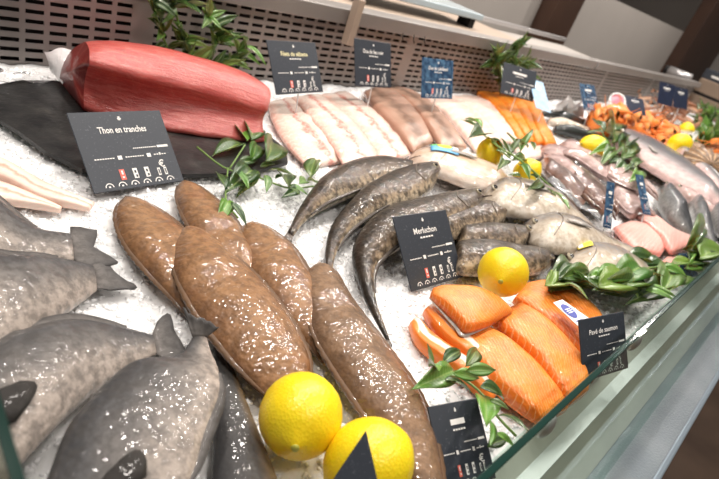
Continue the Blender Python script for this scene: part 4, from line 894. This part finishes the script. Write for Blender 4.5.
def cup(label, u, v, h, R, nrm):
    c = W(u, v, h); root = thing('plastic_cup', label, 'cup', (c.x, c.y, c.z - .06)); Q = Vector(nrm).to_track_quat('Z', 'Y').to_matrix(); n = 24
    prof = [(.7, -.07), (.95, -.005), (1.06, 0), (1.06, .006), (.9, .006), (.88, -.004)]
    V = [c + Q @ Vector((R*r*math.cos(2*math.pi*k/n), R*r*math.sin(2*math.pi*k/n), z)) for r, z in prof for k in range(n)]
    F = [(j*n+k, j*n+(k+1)%n, (j+1)*n+(k+1)%n, (j+1)*n+k) for j in range(len(prof)-1) for k in range(n)] + [tuple(range(n-1, -1, -1))]
    mesh('tub', V, F, m_white, root)
    V = [c + Q @ Vector((R*.9*r*math.cos(2*math.pi*k/n), R*.9*r*math.sin(2*math.pi*k/n), -.002 + .006*(1-r))) for r in (1, .6, .2) for k in range(n)]
    mesh('pink_spread', V, [(j*n+k, j*n+(k+1)%n, (j+1)*n+(k+1)%n, (j+1)*n+k) for j in range(2) for k in range(n)] + [tuple(2*n+k for k in range(n))], plain('pink_spread', (.80, .22, .28), .3, .3, 60), root)
cup('round white tub of pink spread tilted behind the orange shrimps', 617, 101, .10, .032, (-.75, -.45, .75))

# ================================================================== PRICE TAGS
FONT = None
def textmesh(s, bold=0.0):
    cu = bpy.data.curves.new('t', 'FONT'); cu.body = s; cu.size = 1; cu.offset = bold; cu.resolution_u = 2
    ob = bpy.data.objects.new('t', cu); COL.objects.link(ob); dg = bpy.context.evaluated_depsgraph_get(); dg.update()
    me = bpy.data.meshes.new_from_object(ob.evaluated_get(dg)); bpy.data.objects.remove(ob); bpy.data.curves.remove(cu); return me
def place(name, me, mat, card, x, y, w=None, h=None, z=.0012):
    co = np.empty(len(me.vertices) * 3); me.vertices.foreach_get('co', co); co = co.reshape(-1, 3); lo, hi = co.min(0), co.max(0)
    s = w / (hi[0] - lo[0]) if w else h / (hi[1] - lo[1])
    sy = h / (hi[1] - lo[1]) if (w and h) else s
    co = (co - (lo + hi) / 2) * np.array((s, sy, 0)) + np.array((x, y, z)); me.vertices.foreach_set('co', co.reshape(-1)); me.materials.clear(); me.materials.append(mat); me.update()
    o = bpy.data.objects.new(name, me); COL.objects.link(o); o.parent = card; return o
def flat(name, card, quads, mat, z=.0012):
    V, F = [], []
    for (x, y, w, h) in quads:
        i = len(V); V += [(x-w/2, y-h/2, z), (x+w/2, y-h/2, z), (x+w/2, y+h/2, z), (x-w/2, y+h/2, z)]; F.append((i, i+1, i+2, i+3))
    me = bpy.data.meshes.new(name); me.from_pydata(V, [], F); me.materials.append(mat); me.update()
    o = bpy.data.objects.new(name, me); COL.objects.link(o); o.parent = card; return o
def price_tag(label, BL, BR, TL, hb=.0, title=None, sub=True, mat=None, full=True, hb2=None, tmat=None, name='price_tag', tw=.52, skew=True):
    mat = mat or m_card; tmat = tmat or m_print
    a = W(*BL, hb); b = W(*BR, hb if hb2 is None else hb2); w = b - a; r = ray(*TL)
    t = CP + r * ((a - CP).dot(w) / r.dot(w)); up = t - a
    X = w.normalized(); Y = up.normalized(); Z = X.cross(Y); wd_, ht = w.length, up.length
    V, F = box_data((0, 0, -.0008), (wd_, ht, .0008)); me = bpy.data.meshes.new(name); me.from_pydata(V, [], F); me.materials.append(mat); me.update()
    o = bpy.data.objects.new(name, me); COL.objects.link(o); Mx = Matrix((X, Y, Z)).transposed().to_4x4(); Mx.translation = a; o.matrix_world = Mx
    tag(o, label, 'price tag'); m = o.modifiers.new('bevel', 'BEVEL'); m.width = .0006; m.segments = 1
    if max(hb, hb2 or 0) > .03:
        p = (a + b) / 2; V, F = tube_data([p + Y * .01, p + Vector((0, -.002, -(p.z - ICE) * .55)), p + Vector((0, -.003, -(p.z - ICE) - .012))], [.0016, .0014, .0007], 6)
        inv = o.matrix_world.inverted(); me = bpy.data.meshes.new('spike'); me.from_pydata([tuple(inv @ v - Vector((0, 0, .0026))) for v in V], [], F); me.materials.append(m_white); me.update(); sp = bpy.data.objects.new('spike', me); COL.objects.link(sp); sp.parent = o
    if title: place('title', textmesh(title, .016), tmat, o, wd_ * .5, ht * .76, w=wd_ * tw, h=ht * .085)
    else: flat('title', o, [(wd_ * .5, ht * .76, wd_ * tw * .8, ht * .07)], tmat)
    flat('emblem', o, [(wd_ * .5, ht * .905, wd_ * .022, ht * .05), (wd_ * .5, ht * .90, wd_ * .04, ht * .018)], m_print)
    if sub: flat('subtitle', o, [(wd_ * (.40 + .05 * k), ht * .665, wd_ * .038, ht * .022) for k in range(5)], m_print)
    if full:
        flat('info_line', o, [(wd_ * (.12 + .026 * k), ht * .40, wd_ * .02, ht * .014) for k in range(8)] + [(wd_ * (.44 + .026 * k), ht * .40, wd_ * .02, ht * .014) for k in range(8)] + [(wd_ * (.76 + .03 * k), ht * .40, wd_ * .022, ht * .014) for k in range(5)], m_print)
        flat('info_dot', o, [(wd_ * .37, ht * .40, wd_ * .045, ht * .05), (wd_ * .69, ht * .40, wd_ * .045, ht * .05), (wd_ * .82, ht * .405, wd_ * .02, ht * .035)], m_print)
        flat('price_line', o, [(wd_ * (.55 + .022 * k), ht * .505, wd_ * .016, ht * .014) for k in range(12)] + [(wd_ * .88, ht * .507, wd_ * .13, ht * .03)], m_print)
        flat('red_digit', o, [(wd_ * .34, ht * .185, wd_ * .055, ht * .135)], m_red)
        flat('digit', o, [(wd_ * .34, ht * .21, wd_ * .018, ht * .05), (wd_ * .34, ht * .15, wd_ * .022, ht * .02)] , m_print, .0016)
        flat('digit', o, [(wd_ * .48, ht * .185, wd_ * .05, ht * .13), (wd_ * .61, ht * .185, wd_ * .05, ht * .13)], m_print)
        flat('digit_ink', o, [(wd_ * .48, ht * .205, wd_ * .02, ht * .035), (wd_ * .485, ht * .15, wd_ * .02, ht * .03), (wd_ * .61, ht * .205, wd_ * .02, ht * .035), (wd_ * .615, ht * .15, wd_ * .02, ht * .03)], mat, .0016)
        place('euro_sign', textmesh('€', .01), m_print, o, wd_ * .80, ht * .275, h=ht * .10)
        flat('cents', o, [(wd_ * .745, ht * .17, wd_ * .032, ht * .10), (wd_ * .82, ht * .17, wd_ * .032, ht * .10)], m_print)
        flat('cents_ink', o, [(wd_ * .745, ht * .17, wd_ * .014, ht * .065), (wd_ * .82, ht * .17, wd_ * .014, ht * .065)], mat, .0016)
        # row of small arched icons along the bottom
        V, F = [], []
        for k in range(6):
            xc, yc, R_ = wd_ * (.17 + .135 * k), ht * .045, wd_ * .045
            for s in range(9):
                q = math.pi * s / 8; i0 = len(V)
                V += [(xc + R_ * math.cos(q), yc + R_ * math.sin(q), .0012), (xc + R_ * .78 * math.cos(q), yc + R_ * .78 * math.sin(q), .0012)]
                if s < 8: F.append((i0, i0 + 2, i0 + 3, i0 + 1))
        me = bpy.data.meshes.new('icon_row'); me.from_pydata(V, [], F); me.materials.append(m_print); me.update(); i = bpy.data.objects.new('icon_row', me); COL.objects.link(i); i.parent = o
        flat('icon_dot', o, [(wd_ * (.17 + .135 * k), ht * .05, wd_ * .02, ht * .02) for k in range(6)], m_print)
    return o
price_tag('dark slate price card reading Thon en tranches in front of the tuna', (94, 194), (184, 181), (66, 113), .005, 'Thon en tranches', sub=False)
price_tag('dark slate price card reading Merluchon in front of the hakes', (411, 292), (463, 277), (392, 217), .005, 'Merluchon', tw=.42)
price_tag('dark slate price card reading Pavé de saumon, standing against the front glass', (583, 382), (628, 368), (578, 320), .015, 'Pavé de saumon', tw=.62)
price_tag('blurred dark price card at the bottom edge beside the green sprig', (445, 492), (496, 478), (427, 407), .0, None, tw=.35, hb2=.004)
def corner_card():
    q = lambda u, v, d: CP + ray(u, v) / FPX * d
    A, Bq, D = q(366, 431, .375), q(382, 500, .352), q(322, 496, .362); Cq = Bq + D - A
    nrm = (Bq - A).cross(D - A).normalized() * .0008
    V = [p + nrm for p in (A, Bq, Cq, D)] + [p - nrm for p in (A, Bq, Cq, D)]
    o = mesh('price_tag', V, [(0, 1, 2, 3), (7, 6, 5, 4), (0, 4, 5, 1), (1, 5, 6, 2), (2, 6, 7, 3), (3, 7, 4, 0)], m_card, smooth=False, org=Cq)
    tag(o, 'black price card corner standing in front of the lemon at the bottom edge', 'price tag')
    c = A.lerp(Cq, .55); nn = nrm * (2 if nrm.dot(CP - A) > 0 else -2); x, y = (Bq - A) * .06, (D - A) * .05
    mesh('emblem', [c - x - y + nn, c + x - y + nn, c + x + y + nn, c - x + y + nn], [(0, 1, 2, 3)], m_print, o, smooth=False)
corner_card()
price_tag('dark blue price card behind the white fillets, closest to the tuna', (276, 95), (323, 92), (266, 40), .055, 'Filets de sébaste', tmat=m_printcream, tw=.55)
price_tag('dark blue price card behind the brown skin-on fillets', (355, 86), (391, 88), (354, 38), .065, 'Dos de lieu noir', tw=.55)
price_tag('shiny blue price card behind the white cod fillets', (421, 98), (452, 99), (422, 57), .065, 'Dos de cabillaud', mat=m_cardblue, tw=.6)
price_tag('dark price card leaning in front of the bushy dark branch', (500, 93), (533, 102), (504, 62), .08, None)
price_tag('pale blue glossy card leaning beside the orange smoked fillets', (536, 108), (551, 113), (529, 78), .08, None, full=False, mat=m_cardpale)
price_tag('blue price card behind the mackerels against the perforated panel', (584, 110), (599, 111), (579, 83), .07, None, mat=m_cardblue)
price_tag('narrow dark standing tag turned sideways, left of the two beside the cuttlefish', (603, 227), (611, 229), (607, 181), .040, None, mat=m_cardblue)
price_tag('narrow dark standing tag turned sideways, right of the two near the grey mullet', (643, 214), (651, 215), (635, 174), .040, None, mat=m_cardblue)
price_tag('blue price card partly hidden behind the orange shrimp pile', (628, 112), (646, 116), (625, 95), .10, None, mat=m_cardnavy, full=False)
price_tag('dark blue far price card left of the pair above the langoustines', (657, 103), (672, 107), (660, 81), .10, None, mat=m_cardnavy, full=False)
price_tag('dark blue far price card right of the pair above the langoustines', (673, 107), (687, 110), (674, 86), .10, None, mat=m_cardnavy, full=False)
price_tag('blue-grey card standing by the glass behind the leaf pile', (682, 279), (698, 276), (678, 254), .0, None, mat=m_cardblue, full=False, sub=False)

# ================================================================== FAR END
bx = thing('tan_crate', 'tan box unit with a dark groove at the far right end of the counter', 'box', (4.85, .5, 0))
box('lower_box', (4.62, -.1, 0), (5.3, .97, 1.055), m_box, bx, bev=.006); box('groove', (4.632, -.09, 1.055), (5.29, .96, 1.075), m_dark, bx); box('upper_box', (4.62, -.1, 1.075), (5.3, .97, 1.168), m_box, bx, bev=.006)
tg = box('dark_carton', (4.66, .70, 1.168), (4.95, .98, 1.235), m_card, bev=.003, org=(4.8, .8, 1.168)); tag(tg, 'small dark carton with pale print on top of the tan box', 'carton')
flatp = box('print_band', (4.655, .76, 1.19), (4.66, .92, 1.205), m_print, tg)
cy = thing('chrome_cylinder', 'shiny metal cylinder with a dark end beside the dark brown post', 'cylinder', (4.55, 1.07, 1.09))
box('stand', (4.46, 1.03, 1.0), (4.56, 1.09, 1.10), m_alu, cy)
tube('barrel', [(4.5, 1.16, 1.135), (4.5, 1.00, 1.135)], .034, m_alu, cy, 20); tube('dark_end', [(4.5, 1.19, 1.135), (4.5, 1.158, 1.135)], .030, m_dark, cy, 20)
